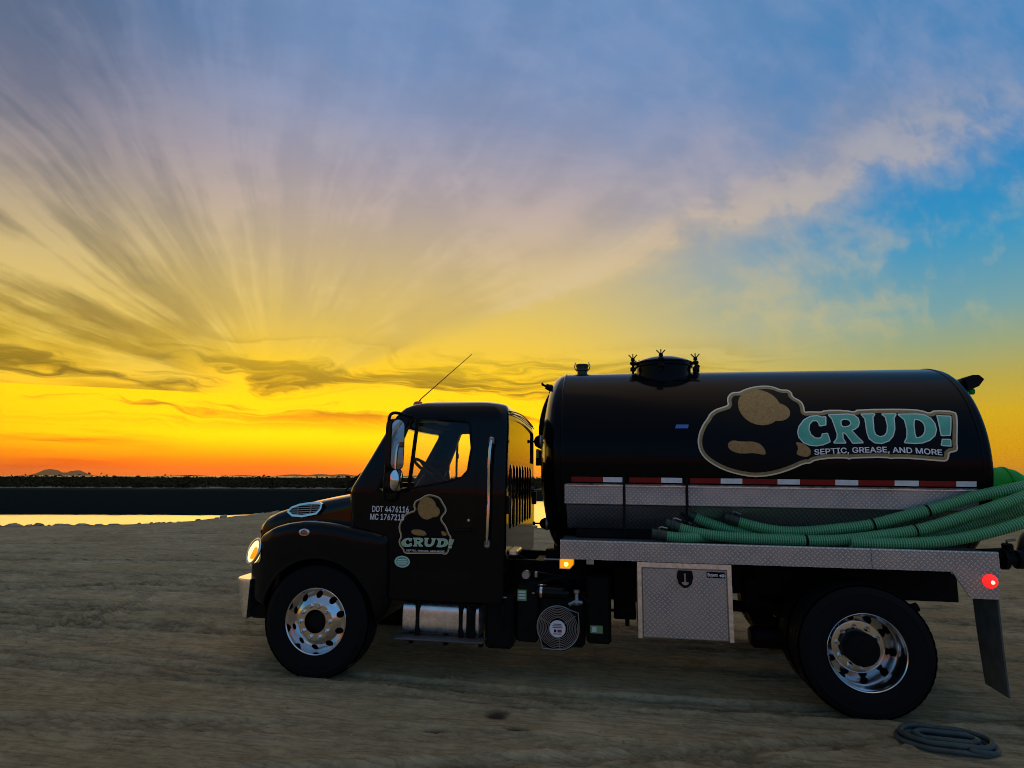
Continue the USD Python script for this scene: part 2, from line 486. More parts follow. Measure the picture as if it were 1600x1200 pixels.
M['greensticker'] = pbr('green_sticker', (0.16, 0.34, 0.14), 0.5)
M['redprint'] = pbr('red_print', (0.36, 0.02, 0.02), 0.5)
M['headlight'] = lamp('headlight_lens', (1.0, 0.74, 0.28), 1.6, (0.7, 0.68, 0.6))
M['amber'] = lamp('amber_lens', (1.0, 0.30, 0.0), 1.1, (0.6, 0.25, 0.02))
M['amberhot'] = lamp('amber_filament', (1.0, 0.66, 0.08), 6.0, (0.8, 0.5, 0.1))
M['redlens'] = lamp('red_lens', (1.0, 0.012, 0.01), 1.8, (0.5, 0.02, 0.02))
M['redhot'] = lamp('red_filament', (1.0, 0.30, 0.2), 3.5, (0.8, 0.3, 0.2))
M['clearance'] = pbr('amber_roof_lens', (0.50, 0.09, 0.03), 0.15)
M['copper'] = pbr('antenna_copper', (0.34, 0.13, 0.06), 0.4, 0.6)
M['brass'] = pbr('dark_fitting', (0.03, 0.045, 0.035), 0.35, 0.6)


def green_hose_material(name, a, b):
    g = G()
    t = g.node('attribute', attribute='tone')('color')
    r, _, k = g.sep(t)
    pos = g.node('texture_coordinate')('object')
    dirt = g.lin(g.noise(pos, 9.0, 5, 0.65), 0.35, 0.7)
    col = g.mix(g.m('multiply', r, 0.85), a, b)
    col = g.mix(dirt * 0.22, col, (0.03, 0.05, 0.03))
    return g.build(f'/World/Looks/{name}', g.node('principled_bsdf', base_color=col, roughness=0.38, specular_ior_level=0.5)('BSDF'))


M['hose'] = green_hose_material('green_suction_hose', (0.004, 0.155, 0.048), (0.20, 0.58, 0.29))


def translucent_green():
    g = G()
    a = g.node('principled_bsdf', base_color=(0.015, 0.42, 0.035), roughness=0.3)('BSDF')
    b = g.node('translucent_bsdf', color=(0.03, 0.75, 0.05))('BSDF')
    return g.build('/World/Looks/green_plastic', g.node('mix_closure', fac=0.5, closure1=a, closure2=b)('closure'))


M['greenplastic'] = translucent_green()
M['hosegrey'] = pbr('dark_hose', (0.038, 0.056, 0.054), 0.55, spec=0.35, var=0.3, vscale=14)

# ------------------------------------------------------------------ the tank truck
YC = 1.22                                          # centre line of the truck
T = thing('tank_truck', 'black septic tank truck with diamond plate deck, lit marker lamps and white door lettering', 'truck')


def flip(m):
    """The same part on the truck's far side."""
    m = tri(m).copy()
    m.vertices = m.vertices * [1, -1, 1] + [0, 2 * YC, 0]
    m.invert()
    return m


# ---- cab
_zs = [0.9, 1.0, 1.3, 1.7, 2.0, 2.34, 2.42]
_ys = [0.17, 0.16, 0.14, 0.14, 0.155, 0.19, 0.205]


def side_y(x, z):
    return np.interp(z, _zs, _ys) + 0 * x


def cab_ring(z, xf, xr, y0, bulge, rc, inset=0.0):
    xf, xr, y0 = xf + inset, xr - inset, y0 + inset
    y1 = 2 * YC - y0
    rf = 0.10
    pts = []

    def arc(cx, cy, r, a0, a1, n=6):
        for a in np.linspace(a0, a1, n):
            pts.append((cx + r * math.cos(a), cy + r * math.sin(a)))
    arc(xr - rc, y0 + rc, rc, -math.pi / 2, 0)
    for t in np.linspace(0, 1, 12)[1:-1]:
        pts.append((xr, y0 + rc + (y1 - y0 - 2 * rc) * t))
    arc(xr - rc, y1 - rc, rc, 0, math.pi / 2)
    for t in np.linspace(0, 1, 10)[1:-1]:
        pts.append((xr - rc + (xf + rf - xr + rc) * t, y1))
    arc(xf + rf, y1 - rf, rf, math.pi / 2, math.pi)
    for t in np.linspace(0, 1, 16)[1:-1]:
        pts.append((xf - bulge * (1 - (2 * t - 1) ** 2), y1 - rf + (y0 - y1 + 2 * rf) * t))
    arc(xf + rf, y0 + rf, rf, math.pi, 1.5 * math.pi)
    for t in np.linspace(0, 1, 10)[1:-1]:
        pts.append((xf + rf + (xr - rc - xf - rf) * t, y0))
    return [(x, y, z) for x, y in pts]


cab_levels = [(0.98, 0.30, 1.742, 0.16, 0.02, 0.05), (1.30, 0.25, 1.744, 0.14, 0.06, 0.05), (1.66, 0.215, 1.744, 0.14, 0.14, 0.05), (1.72, 0.235, 1.744, 0.14, 0.14, 0.05), (2.0, 0.40, 1.744, 0.155, 0.13, 0.055),
              (2.30, 0.56, 1.744, 0.187, 0.11, 0.06), (2.36, 0.60, 1.743, 0.193, 0.10, 0.07), (2.42, 0.635, 1.738, 0.205, 0.09, 0.08), (2.48, 0.69, 1.722, 0.235, 0.08, 0.11),
              (2.52, 0.75, 1.70, 0.285, 0.07, 0.15), (2.55, 0.84, 1.65, 0.37, 0.06, 0.18), (2.57, 0.95, 1.57, 0.47, 0.05, 0.2), (2.585, 1.05, 1.45, 0.70, 0.03, 0.15)]
outer = man(loft([cab_ring(*a) for a in cab_levels]))
inner_levels = [(max(a[0], 1.08), *a[1:]) for a in cab_levels[1:9]]
inner_levels[0] = (1.08, 0.28, 1.744, 0.15, 0.05, 0.05)
inner = man(loft([cab_ring(*a, inset=0.06) for a in inner_levels]))
WIN = rounded([(0.80, 2.365), (1.113, 2.368), (1.33, 2.350), (1.378, 2.32), (1.405, 2.095), (1.378, 1.888), (1.325, 1.829), (1.192, 1.786), (1.02, 1.754), (0.60, 1.68), (0.53, 1.70), (0.735, 2.189)], 0.02)
side_cut = man(prism(WIN, -0.2, 0.33))
wind_poly = rounded([(0.34, 1.745), (2.10, 1.745), (2.06, 2.33), (0.38, 2.33)], 0.05)       # (y, z)
wc = trimesh.creation.extrude_polygon(wind_poly, 2.0, engine='earcut')
wind_cut = man(trimesh.Trimesh(np.stack([wc.vertices[:, 2] - 1.2, wc.vertices[:, 0], wc.vertices[:, 1]], 1), wc.faces))
rear_poly = sg.Polygon([(0.30, 1.99)] + [(y, 2.36 + 0.05 * math.sin(math.pi * (y - 0.3) / 1.84)) for y in np.linspace(0.30, 2.14, 14)] + [(2.14, 1.99)]).buffer(-0.04).buffer(0.04)
rc_ = trimesh.creation.extrude_polygon(rear_poly, 0.4, engine='earcut')
rear_cut = man(trimesh.Trimesh(np.stack([rc_.vertices[:, 2] + 1.55, rc_.vertices[:, 0], rc_.vertices[:, 1]], 1), rc_.faces))
cabm = outer - inner - side_cut - man(flip(prism(WIN, -0.2, 0.33))) - wind_cut - rear_cut
CAB = put(T, 'cab', cabm, M['paint'], smooth=38)

# glass panes of the cab
pane = drape(WIN.buffer(0.01), side_y, -0.030, 0.12)
put(CAB, 'side_window', pane, M['glass'], smooth=False)
put(CAB, 'side_window', flip(pane), M['glass'], smooth=False)


def xwall(poly_yz, fx, name, mat):
    v = flat(poly_yz)
    vv, ff = trimesh.remesh.subdivide_to_size(v.vertices, v.faces, 0.15, max_iter=10)
    q = np.stack([fx(vv[:, 0], vv[:, 1]), vv[:, 0], vv[:, 1]], 1)
    return put(CAB, name, trimesh.Trimesh(q, ff, process=False), mat, smooth=True)


xwall(rear_poly.buffer(0.01), lambda y, z: 1.722 + 0 * y, 'rear_window', M['glass'])


def wind_x(y, z):
    xf = np.interp(z, [1.72, 2.0, 2.30, 2.36], [0.235, 0.40, 0.56, 0.60])
    b = np.interp(z, [1.72, 2.0, 2.30], [0.14, 0.13, 0.11])
    t = (y - 0.24) / (2 * (YC - 0.24))
    return xf - b * (1 - (2 * t - 1) ** 2) + 0.028


xwall(wind_poly.buffer(0.01), wind_x, 'windshield', M['glass'])
put(CAB, 'window_divider', prism([(0.868, 2.36), (0.898, 2.36), (0.832, 1.68), (0.798, 1.68)], 0.150, 0.172), M['black'])
# doors: a raised panel round the window, gap lines come from its edge
DOOR = sg.Polygon([(0.66, 2.41), (1.43, 2.41), (1.47, 2.35), (1.47, 1.75), (1.45, 1.06), (0.62, 1.06), (0.50, 1.25), (0.46, 1.66)]).buffer(-0.04).buffer(0.04).difference(WIN.buffer(0.018))
dm = trimesh.creation.extrude_polygon(DOOR, 0.012, engine='earcut')
v_, f_ = trimesh.remesh.subdivide_to_size(dm.vertices, dm.faces, 0.12, max_iter=10)
dm = trimesh.Trimesh(np.stack([v_[:, 0], side_y(v_[:, 0], v_[:, 1]) - 0.006 + 0.012 - v_[:, 2] - 0.0, v_[:, 1]], 1), f_, process=False)
door = put(T, 'door', dm, M['paint'], smooth=30)
door2 = put(T, 'door', flip(dm), M['paint'], smooth=30)
hd = box(1.28, 1.44, 0.100, 0.122, 1.335, 1.365, 0.008)
put(door, 'handle', hd, M['black'])
put(door2, 'handle', flip(hd), M['black'])
keyhole = lathe([(0, 0.128), (0.012, 0.128), (0.014, 0.134)], 'y', (1.405, 0, 1.44), 16)
put(door, 'lock', keyhole, M['chrome'])
# window seal
seal = WIN.buffer(0.016).difference(WIN.buffer(-0.004))
sm = trimesh.creation.extrude_polygon(seal, 0.02, engine='earcut')
v_, f_ = trimesh.remesh.subdivide_to_size(sm.vertices, sm.faces, 0.12, max_iter=10)
put(door, 'window_seal', trimesh.Trimesh(np.stack([v_[:, 0], side_y(v_[:, 0], v_[:, 1]) + 0.014 - v_[:, 2], v_[:, 1]], 1), f_, process=False), M['black'])

# ribs on the lower rear wall
for k in range(8):
    yk = 0.40 + k * 0.205
    prof = [(0.0, 0.034), (0.010, 0.030), (0.014, 0.020), (0.014, -0.020), (0.010, -0.030), (0.0, -0.034)]
    rings = []
    for z, sc in ((1.345, 0.05), (1.36, 0.6), (1.40, 1), (1.90, 1), (1.94, 0.6), (1.955, 0.05)):
        rings.append([(1.7435 + a * sc, yk + b * (0.3 + 0.7 * sc), z) for a, b in prof])
    put(CAB, 'wall_rib', loft(rings), M['paint'], smooth=50)
for z, d in ((2.425, 0.007), (2.452, 0.005)):
    arcp = [(1.742 + d - max(0, (z - 2.42)) * 0.3, y, z + 0.045 * math.sin(math.pi * (y - 0.3) / 1.84)) for y in np.linspace(0.32, 2.12, 18)]
    put(CAB, 'roof_seam', tube(arcp, 0.006, 6), M['black'])
put(CAB, 'rear_ledge', box(1.745, 1.83, 0.30, 0.62, 1.115, 1.165, 0.012), M['alloy'])
for y in (0.165, 2.20):
    put(CAB, 'corner_hinge', box(1.738, 1.772, y, y + 0.06, 1.50, 1.66, 0.01), M['black'])

# interior
put(CAB, 'dashboard', box(0.30, 0.74, 0.215, 2.225, 1.35, 1.70, 0.06), M['interior'])
sc = np.array([0.875, 0.68, 1.875])
ax = np.array([0.60, 0, 0.80])
e1, e2 = np.array([0.80, 0, -0.60]), np.array([0, 1.0, 0])
th = np.arange(40) * 2 * np.pi / 40
wheelm = [tube([sc + 0.215 * (math.cos(a) * e1 + math.sin(a) * e2) for a in th], 0.016, 8, closed=True)]
for a in (0.5, 2.64, 4.71):
    wheelm.append(tube([sc - ax * 0.03, sc + 0.21 * (math.cos(a) * e1 + math.sin(a) * e2)], 0.014, 6))
wheelm.append(tube([sc - ax * 0.01, sc - ax * 0.12, sc - ax * 0.45], [0.05, 0.05, 0.03], 10))
put(CAB, 'steering_wheel', wheelm, M['interior'])
for y in (0.40, 1.50):
    put(CAB, 'seat', [box(1.10, 1.62, y, y + 0.52, 1.36, 1.52, 0.05), box(1.50, 1.66, y + 0.02, y + 0.50, 1.50, 2.06, 0.06)], M['interior'])
put(CAB, 'sun_visor', box(0.78, 0.98, 0.45, 1.1, 2.33, 2.355, 0.01), M['interior'])

# cab under-structure and steps
put(T, 'step_box', box(0.60, 1.70, 0.30, 0.75, 0.70, 0.985, 0.03), M['black'])
put(T, 'side_skirt', box(0.58, 1.72, 0.165, 0.30, 0.70, 1.0, 0.02), M['paint'])
ft = lathe([(0.0, 0.80), (0.150, 0.80), (0.172, 0.815), (0.172, 1.525), (0.150, 1.54), (0.0, 1.54)], 'x', (0, 0, 0), 48)
ftm = tri(ft)
_c, _s = ftm.vertices[:, 1] / 0.172, ftm.vertices[:, 2] / 0.172
_n = (np.abs(_c) ** 5 + np.abs(_s) ** 5 + 1e-9) ** 0.2 / np.maximum(np.hypot(_c, _s), 1e-6)
ftm.vertices = np.stack([ftm.vertices[:, 0] - 0.03, 0.47 + _c / _n * 0.245, 0.548 + _s / _n * 0.148], 1)
FT = put(T, 'fuel_tank', ftm, M['alloy'], smooth=40)
for x0, x1 in ((0.898, 0.952), (1.304, 1.358)):
    put(FT, 'tank_strap', box(x0, x1, 0.225, 0.25, 0.395, 0.70, 0.008), M['black'])
put(FT, 'step_bracket', [box(1.38, 1.47, 0.215, 0.26, 0.40, 0.70, 0.012), box(1.35, 1.50, 0.20, 0.30, 0.655, 0.735, 0.02), tube([(1.40, 0.21, 0.69), (1.43, 0.19, 0.62), (1.42, 0.21, 0.52)], 0.018, 8)], M['frame'])
put(T, 'step_plate', box(0.74, 1.56, 0.115, 0.33, 0.378, 0.392, 0.004), M['plate_top'])
for x in (0.82, 1.15, 1.48):
    put(T, 'step_hanger', box(x, x + 0.04, 0.30, 0.36, 0.30, 0.42, 0.006), M['frame'])

# grab rail, roof lamp, antenna, wiper
put(T, 'grab_rail', tube(curve([(1.609, 0.15, 2.145), (1.609, 0.09, 2.15), (1.606, 0.078, 2.11), (1.597, 0.078, 1.7), (1.588, 0.078, 1.29), (1.584, 0.09, 1.245), (1.584, 0.15, 1.245)], 60), 0.0145, 10), M['chrome'])
for x, z in ((1.609, 2.16), (1.584, 1.235)):
    put(T, 'rail_bracket', box(x - 0.022, x + 0.022, 0.085, 0.165, z - 0.035, z + 0.035, 0.012), M['galv'])
for y in (0.5, 0.86, 1.22, 1.58, 1.94):
    put(T, 'roof_lamp', lathe([(0.055, 2.535), (0.052, 2.56), (0.038, 2.585), (0.0, 2.598)], 'z', (0.77, y, -0.012 if y == 0.5 else 0.0), 20), M['clearance'])
put(T, 'antenna', tube([(0.76, 0.52, 2.55), (0.79, 0.52, 2.605), (1.313, 0.52, 3.060)], [0.012, 0.006, 0.0032], 6), M['copper'])
put(T, 'wiper', [tube([(-0.02, 0.62, 1.66), (0.06, 0.62, 1.765), (0.135, 0.62, 1.835)], 0.010, 6), tube([(0.02, 0.56, 1.73), (0.13, 0.68, 1.86)], 0.007, 5), tube([(-0.02, 0.62, 1.66), (0.10, 0.64, 1.66)], 0.012, 6)], M['black'])

# ---- mirrors
nrm = np.array([0.86, -0.51, 0.0])


def mirror(flipit):
    out = []
    dx = -0.20 if flipit else 0.0
    ux = np.array([0.51, 0.86, 0.0])                                # along the glass, away from the viewer
    c0 = np.array([0.765 + dx, -0.05, 2.115])

    def slab(w, h, r, d0, d1, cz, dome=0.0):
        pl = sg.box(-w / 2 + r, -h / 2 + r, w / 2 - r, h / 2 - r).buffer(r, quad_segs=6)
        m = trimesh.creation.extrude_polygon(pl, d1 - d0, engine='earcut')
        v, f = m.vertices, m.faces
        if dome:
            v, f = trimesh.remesh.subdivide_to_size(v, f, 0.03, max_iter=8)
            top = v[:, 2] > (d1 - d0) * 0.99
            v[top, 2] += dome * np.clip(1 - (v[top, 0] / (w / 2)) ** 2, 0, 1) * np.clip(1 - (v[top, 1] / (h / 2)) ** 2, 0, 1)
        q = c0 + v[:, :1] * ux + v[:, 1:2] * np.array([0, 0, 1.0]) + (v[:, 2:] + d0) * nrm + [0, 0, cz]
        return trimesh.Trimesh(q, f, process=False)
    back = [slab(0.165, 0.475, 0.07, -0.07, 0.0, 0.0), slab(0.16, 0.22, 0.07, -0.09, 0.0, -0.325)]
    out.append(('mirror_housing', back, M['black']))
    out.append(('flat_glass', slab(0.142, 0.45, 0.06, 0.001, 0.004, 0.0), M['mirror']))
    out.append(('convex_glass', slab(0.142, 0.19, 0.06, 0.001, 0.004, -0.325, dome=0.035), M['mirror']))
    arm = [tube(curve([(0.80, 0.18, 2.40), (0.73, 0.02, 2.41), (0.69, -0.06, 2.385), (0.682, -0.07, 2.30), (0.675, -0.07, 2.0), (0.668, -0.07, 1.72), (0.66, -0.05, 1.64), (0.66, 0.05, 1.60), (0.66, 0.15, 1.60)], 50), 0.015, 8),
           box(0.665, 0.70, -0.09, -0.05, 2.06, 2.13, 0.01), box(0.655, 0.69, -0.09, -0.05, 1.77, 1.83, 0.01)]
    out.append(('mirror_arm', arm, M['black']))
    return out


for far in (False, True):
    parent = group_of_parts(T, 'side_mirror')
    for n_, m_, mt_ in mirror(far):
        ms = [tri(q) for q in (m_ if isinstance(m_, list) else [m_])]
        put(parent, n_, [flip(q) for q in ms] if far else ms, mt_, smooth=40)

# ---- hood, fenders, front
hood_levels = [(-0.972, 0.46, 1.24, 0.09), (-0.966, 0.54, 1.325, 0.10), (-0.945, 0.59, 1.372, 0.11), (-0.88, 0.625, 1.425, 0.12), (-0.76, 0.655, 1.478, 0.13), (-0.60, 0.690, 1.527, 0.14), (-0.42, 0.73, 1.573, 0.15),
               (-0.2, 0.80, 1.617, 0.15), (0.02, 0.88, 1.655, 0.15), (0.18, 0.95, 1.68, 0.14), (0.30, 1.0, 1.690, 0.12)]


def hood_ring(x, w, zt, r):
    pts = [(x, YC - w - 0.02, 0.80)]
    pts.append((x, YC - w - 0.01, 1.0))
    for a in np.linspace(0, math.pi / 2, 7):
        pts.append((x, YC - w + r * (1 - math.cos(a)) + 0.02, zt - 0.035 - r + r * math.sin(a)))
    for t in np.linspace(-1, 1, 13)[1:-1]:
        pts.append((x, YC + t * (w - r - 0.02), zt - 0.035 * t * t))
    for a in np.linspace(math.pi / 2, 0, 7):
        pts.append((x, YC + w - r * (1 - math.cos(a)) - 0.02, zt - 0.035 - r + r * math.sin(a)))
    pts.append((x, YC + w + 0.01, 1.0))
    pts.append((x, YC + w + 0.02, 0.80))
    return pts


hoodm = loft([hood_ring(*a) for a in hood_levels])
HOOD = put(T, 'hood', hoodm, M['paint'], smooth=45)
cowl = put(T, 'cowl', box(0.20, 0.40, 0.30, 2.14, 1.56, 1.672, 0.02), M['black'])
GR = put(T, 'grille', box(-0.992, -0.960, 0.84, 1.60, 0.86, 1.27, 0.02), M['chrome'])
for k in range(9):
    put(GR, 'grille_bar', box(-1.002, -0.991, 0.87, 1.57, 0.885 + k * 0.042, 0.90 + k * 0.042, 0.003), M['black'])

fend_prof = sg.Polygon([(-0.80, 0.60), (-0.83, 0.80), (-0.815, 0.97), (-0.77, 1.10), (-0.70, 1.20), (-0.60, 1.275), (-0.47, 1.335), (-0.32, 1.372), (-0.15, 1.392), (0.05, 1.385), (0.25, 1.36), (0.55, 1.31), (0.66, 1.28), (0.66, 0.62), (0.60, 0.50)])
fend_plan = sg.Polygon([(0.66, 0.10), (0.45, 0.062), (0.2, 0.05), (-0.20, 0.05), (-0.42, 0.075), (-0.60, 0.13), (-0.75, 0.225), (-0.83, 0.34), (-0.86, 0.50), (-0.86, 0.80), (0.66, 0.80)])
pe = trimesh.creation.extrude_polygon(fend_plan, 1.2, engine='earcut')
fm = man(prism(fend_prof, 0.0, 1.0)) ^ man(trimesh.Trimesh(pe.vertices + [0, 0, 0.4], pe.faces))
fs = soften(fm, 0.035, 9, 0.6)
fend = man(fs)
well = man(lathe([(0, -0.3), (0.565, -0.3), (0.565, 0.66), (0, 0.66)], 'y', (0, 0, 0.505), 96))
if well.volume() < 0:
    wl_ = lathe([(0, -0.3), (0.565, -0.3), (0.565, 0.66), (0, 0.66)], 'y', (0, 0, 0.505), 96)
    wl_.invert()
    well = man(wl_)
fend = fend - well
fend_t = tri(fend)
lip = []
for a in np.linspace(math.radians(2), math.radians(172), 40):
    lip.append((-0.568 * math.cos(a), 0, 0.505 + 0.568 * math.sin(a)))


def surf_of(mesh, hi=0.30):
    """y of the mesh's near side at (x, z), by the nearest of its vertices looked at from the side."""
    from scipy.spatial import cKDTree
    v, _ = trimesh.remesh.subdivide_to_size(mesh.vertices, mesh.faces, 0.03, max_iter=10)
    fn = v[v[:, 1] < hi]
    kd = cKDTree(fn[:, [0, 2]])

    def f(x, z):
        d, i = kd.query(np.c_[np.atleast_1d(x), np.atleast_1d(z)], k=6)
        near = d < (d[:, :1] + 0.03)
        y = np.where(near, fn[i, 1], 9)
        w = np.where(near, 1 / (d + 0.004), 0)
        ymin = y.min(1, keepdims=True)
        w = np.where(fn[i, 1] < ymin + 0.06, w, 0)
        return (w * fn[i, 1]).sum(1) / w.sum(1)
    return f


fend_y = surf_of(fend_t)
lipm = tube([(x, float(np.asarray(fend_y(x, z + 0.02))[0]) + 0.004, z) for x, _, z in lip], 0.011, 8)
for far in (False, True):
    F = put(T, 'fender', flip(fend_t) if far else fend_t, M['paint'], smooth=50)
    put(F, 'arch_lip', flip(lipm) if far else lipm, M['black'], smooth=True)
    # turn lamp on the fender's flank
    yl = float(np.asarray(fend_y(-0.141, 1.30))[0])
    ring = lathe([(0.030, yl - 0.004), (0.030, yl - 0.016), (0.046, yl - 0.012), (0.050, yl + 0.004)], 'y', (0, 0, 0), 28)
    lens = lathe([(0.0, yl - 0.018), (0.018, yl - 0.016), (0.030, yl - 0.008), (0.030, yl)], 'y', (0, 0, 0), 28)
    for m_, n_, mt_ in ((ring, 'turn_lamp_bezel', M['chrome']), (lens, 'turn_lamp', M['clearance'])):
        m_ = m_.copy()
        m_.vertices = m_.vertices * [1.15, 1, 0.72] + [-0.141, 0, 1.30]
        put(F, n_, flip(m_) if far else m_, mt_, smooth=40)

# headlights: an upright oval let into the fender's corner
hn = np.array([-0.52, -0.82, 0.26])
hn /= np.linalg.norm(hn)
hu = np.cross([0, 0, 1.0], hn)
hu /= np.linalg.norm(hu)
hv = np.cross(hn, hu)
hc = np.array([-0.715, 0.195, 1.090])
hx, hz = 0.100, 0.122
_t = math.radians(-18)
hu, hv = hu * math.cos(_t) + hv * math.sin(_t), -hu * math.sin(_t) + hv * math.cos(_t)


def oval_cap(depth0, depth1, rx, rz, lift, n=40, k=7):
    rings = []
    for t in np.linspace(0, 1, k):
        a = t * math.pi / 2
        s, h = math.cos(a), depth0 + (depth1 - depth0) * math.sin(a)
        rings.append([hc + hu * rx * max(s, 1e-3) * math.cos(q) + (hv * rz) * max(s, 1e-3) * math.sin(q) + hn * (h + lift) for q in np.arange(n) * 2 * np.pi / n])
    return loft(rings)


lensm = oval_cap(-0.02, 0.052, hx * 0.88, hz * 0.90, 0.0)
bez = tube([hc + hu * hx * 0.95 * math.cos(q) + hv * hz * 0.96 * math.sin(q) + hn * 0.012 for q in np.arange(48) * 2 * np.pi / 48], 0.016, 8, closed=True)
bowl = oval_cap(-0.10, 0.006, hx, hz, 0.0)
ind = tube([hc + hu * hx * 0.62 * math.cos(q) + hv * hz * 0.62 * math.sin(q) + hn * 0.031 for q in np.linspace(-0.9, 0.9, 12)], [0.006, 0.016, 0.02, 0.022, 0.024, 0.024, 0.024, 0.024, 0.022, 0.02, 0.016, 0.006], 8)
for far in (False, True):
    HL = group_of_parts(T, 'headlight')
    fx_ = flip if far else (lambda q: q)
    put(HL, 'headlight_bezel', fx_(bez), M['chrome'], smooth=True)
    put(HL, 'headlight_bowl', fx_(bowl), M['chrome'], smooth=True)
    put(HL, 'headlight_lens', fx_(lensm), M['headlight'], smooth=True)
    put(HL, 'turn_signal', fx_(ind), M['amber'], smooth=True)

# bumper: bent plate with swept-back ends, narrower below
rings = []
for z, fx0, in_ in ((0.470, -0.83, 0.0), (0.485, -0.852, 0.0), (0.62, -0.895, 0.0), (0.78, -0.938, 0.0), (0.815, -0.948, 0.0), (0.832, -0.938, 0.004)):
    bx = np.interp(z, [0.47, 0.83], [-0.752, -0.740])
    y0 = 0.185 + in_
    y1 = 2 * YC - y0
    ring = []
    for t in np.linspace(0, 1, 8):
        a = t * math.pi / 2
        ring.append((bx + (fx0 - bx) * math.sin(a), y0 + 0.16 * (1 - math.cos(a)), z))
    for t in np.linspace(0, 1, 12)[1:-1]:
        ring.append((fx0 - 0.05 * math.sin(math.pi * t), y0 + 0.16 + (y1 - y0 - 0.32) * t, z))
    for t in np.linspace(1, 0, 8):
        a = t * math.pi / 2
        ring.append((bx + (fx0 - bx) * math.sin(a), y1 - 0.16 * (1 - math.cos(a)), z))
    rings.append(ring)
put(T, 'bumper', loft(rings), M['bumper'], smooth=40)
put(T, 'bumper_bracket', [box(-0.76, -0.55, 0.26, 0.50, 0.46, 0.62, 0.02), box(-0.76, -0.50, 0.24, 0.5, 0.62, 0.80, 0.02)], M['black'])

# air vent on the hood's flank
hood_y = surf_of(hoodm, YC)
VENT = rounded([(-0.598, 1.448), (-0.55, 1.510), (-0.45, 1.548), (-0.33, 1.570), (-0.199, 1.576), (-0.163, 1.555), (-0.170, 1.495), (-0.215, 1.436), (-0.393, 1.396), (-0.52, 1.400)], 0.012)
VENT = affinity.scale(VENT, 1.0, 0.86, origin=(-0.38, 1.47))
vh = lambda x, z: np.minimum(hood_y(x, np.minimum(z, 1.44)), 2.0)


def hood_plate(poly, d0, d1, size=0.04):
    m = trimesh.creation.extrude_polygon(poly, d1 - d0, engine='earcut')
    v, f = trimesh.remesh.subdivide_to_size(m.vertices, m.faces, size, max_iter=9)
    ys = np.interp(v[:, 0], [-0.62, -0.15], [YC - 0.675, YC - 0.805])
    lean = np.clip(v[:, 1] - 1.40, 0, 1) * 0.22
    return trimesh.Trimesh(np.stack([v[:, 0], ys + lean - d0 - v[:, 2], v[:, 1]], 1), f, process=False)


for far in (False, True):
    fx_ = flip if far else (lambda q: q)
    vb = put(HOOD, 'vent', fx_(hood_plate(VENT, -0.10, 0.012)), M['black'], smooth=30)
    put(HOOD, 'vent_frame', fx_(hood_plate(VENT.difference(VENT.buffer(-0.020)), 0.0, 0.028)), M['chrome'], smooth=30)
    for k in range(6):
        z = 1.418 + k * 0.021
        sl = sg.box(-0.7, z - 0.0035, 0.0, z + 0.0035)
        sl = affinity.rotate(sl, 3.5, origin=(-0.38, 1.47)).intersection(VENT.buffer(-0.015))
        if not sl.is_empty:
            put(HOOD, 'vent_slat', fx_(hood_plate(sl, 0.010, 0.020)), M['galv'], smooth=False)
    for x in (-0.46, -0.30):
        sl = sg.box(x - 0.004, 1.3, x + 0.004, 1.7).intersection(VENT.buffer(-0.015))
        put(HOOD, 'vent_post', fx_(hood_plate(sl, 0.012, 0.023)), M['galv'], smooth=False)

# ---- wheels
def tyre(y0, y1, R=0.515, r_in=0.285):
    w = y1 - y0
    prof = [(r_in, y0 + 0.022), (r_in + 0.015, y0 + 0.012), (r_in + 0.05, y0 + 0.002), (0.40, y0), (0.435, y0 + 0.0015), (0.438, y0 - 0.001), (0.444, y0 - 0.001), (0.447, y0 + 0.003), (0.475, y0 + 0.012), (0.488, y0 + 0.020), (0.496, y0 + 0.027)]
    inner = [(a, y0 + y1 - b) for a, b in prof[::-1]]
    side_a = lathe(prof, 'y', n=96)
    side_b = lathe(inner, 'y', n=96)
    nt, ny = 416, 25
    ys = np.linspace(y0 + 0.027, y1 - 0.027, ny)
    th = np.arange(nt) * 2 * np.pi / nt
    s = (ys - y0) / w
    rad = 0.497 + (R - 0.497) * (1 - np.abs(2 * s - 1) ** 6)
    rr = np.repeat(rad[None], nt, 0)
    col = np.arange(ny)
    rr[:, np.isin(col, [5, 9, 15, 19])] -= 0.013
    edge = (col < 5) | (col > 19)
    rr[np.ix_(np.arange(nt) % 8 < 2, (col >= 3) & (col < 5) | (col > 19) & (col <= 21))] -= 0.009
    rr[np.ix_(np.arange(nt) % 8 < 2, (col < 3) | (col > 21))] -= 0.003
    midc = (col > 5) & (col < 19)
    rr[np.ix_((np.arange(nt) + 4) % 16 < 2, midc)] -= 0.008
    v = np.stack([rr * np.cos(th)[:, None], np.repeat(ys[None], nt, 0), rr * np.sin(th)[:, None]], -1).reshape(-1, 3)
    i, j = np.meshgrid(np.arange(nt), np.arange(ny - 1), indexing='ij')
    q = np.stack([i * ny + j, ((i + 1) % nt) * ny + j, ((i + 1) % nt) * ny + j + 1, i * ny + j + 1], -1).reshape(-1, 4)
    tr = trimesh.Trimesh(v, np.vstack([q[:, [0, 1, 2]], q[:, [0, 2, 3]]]), process=False)
    return [side_a, side_b, tr]


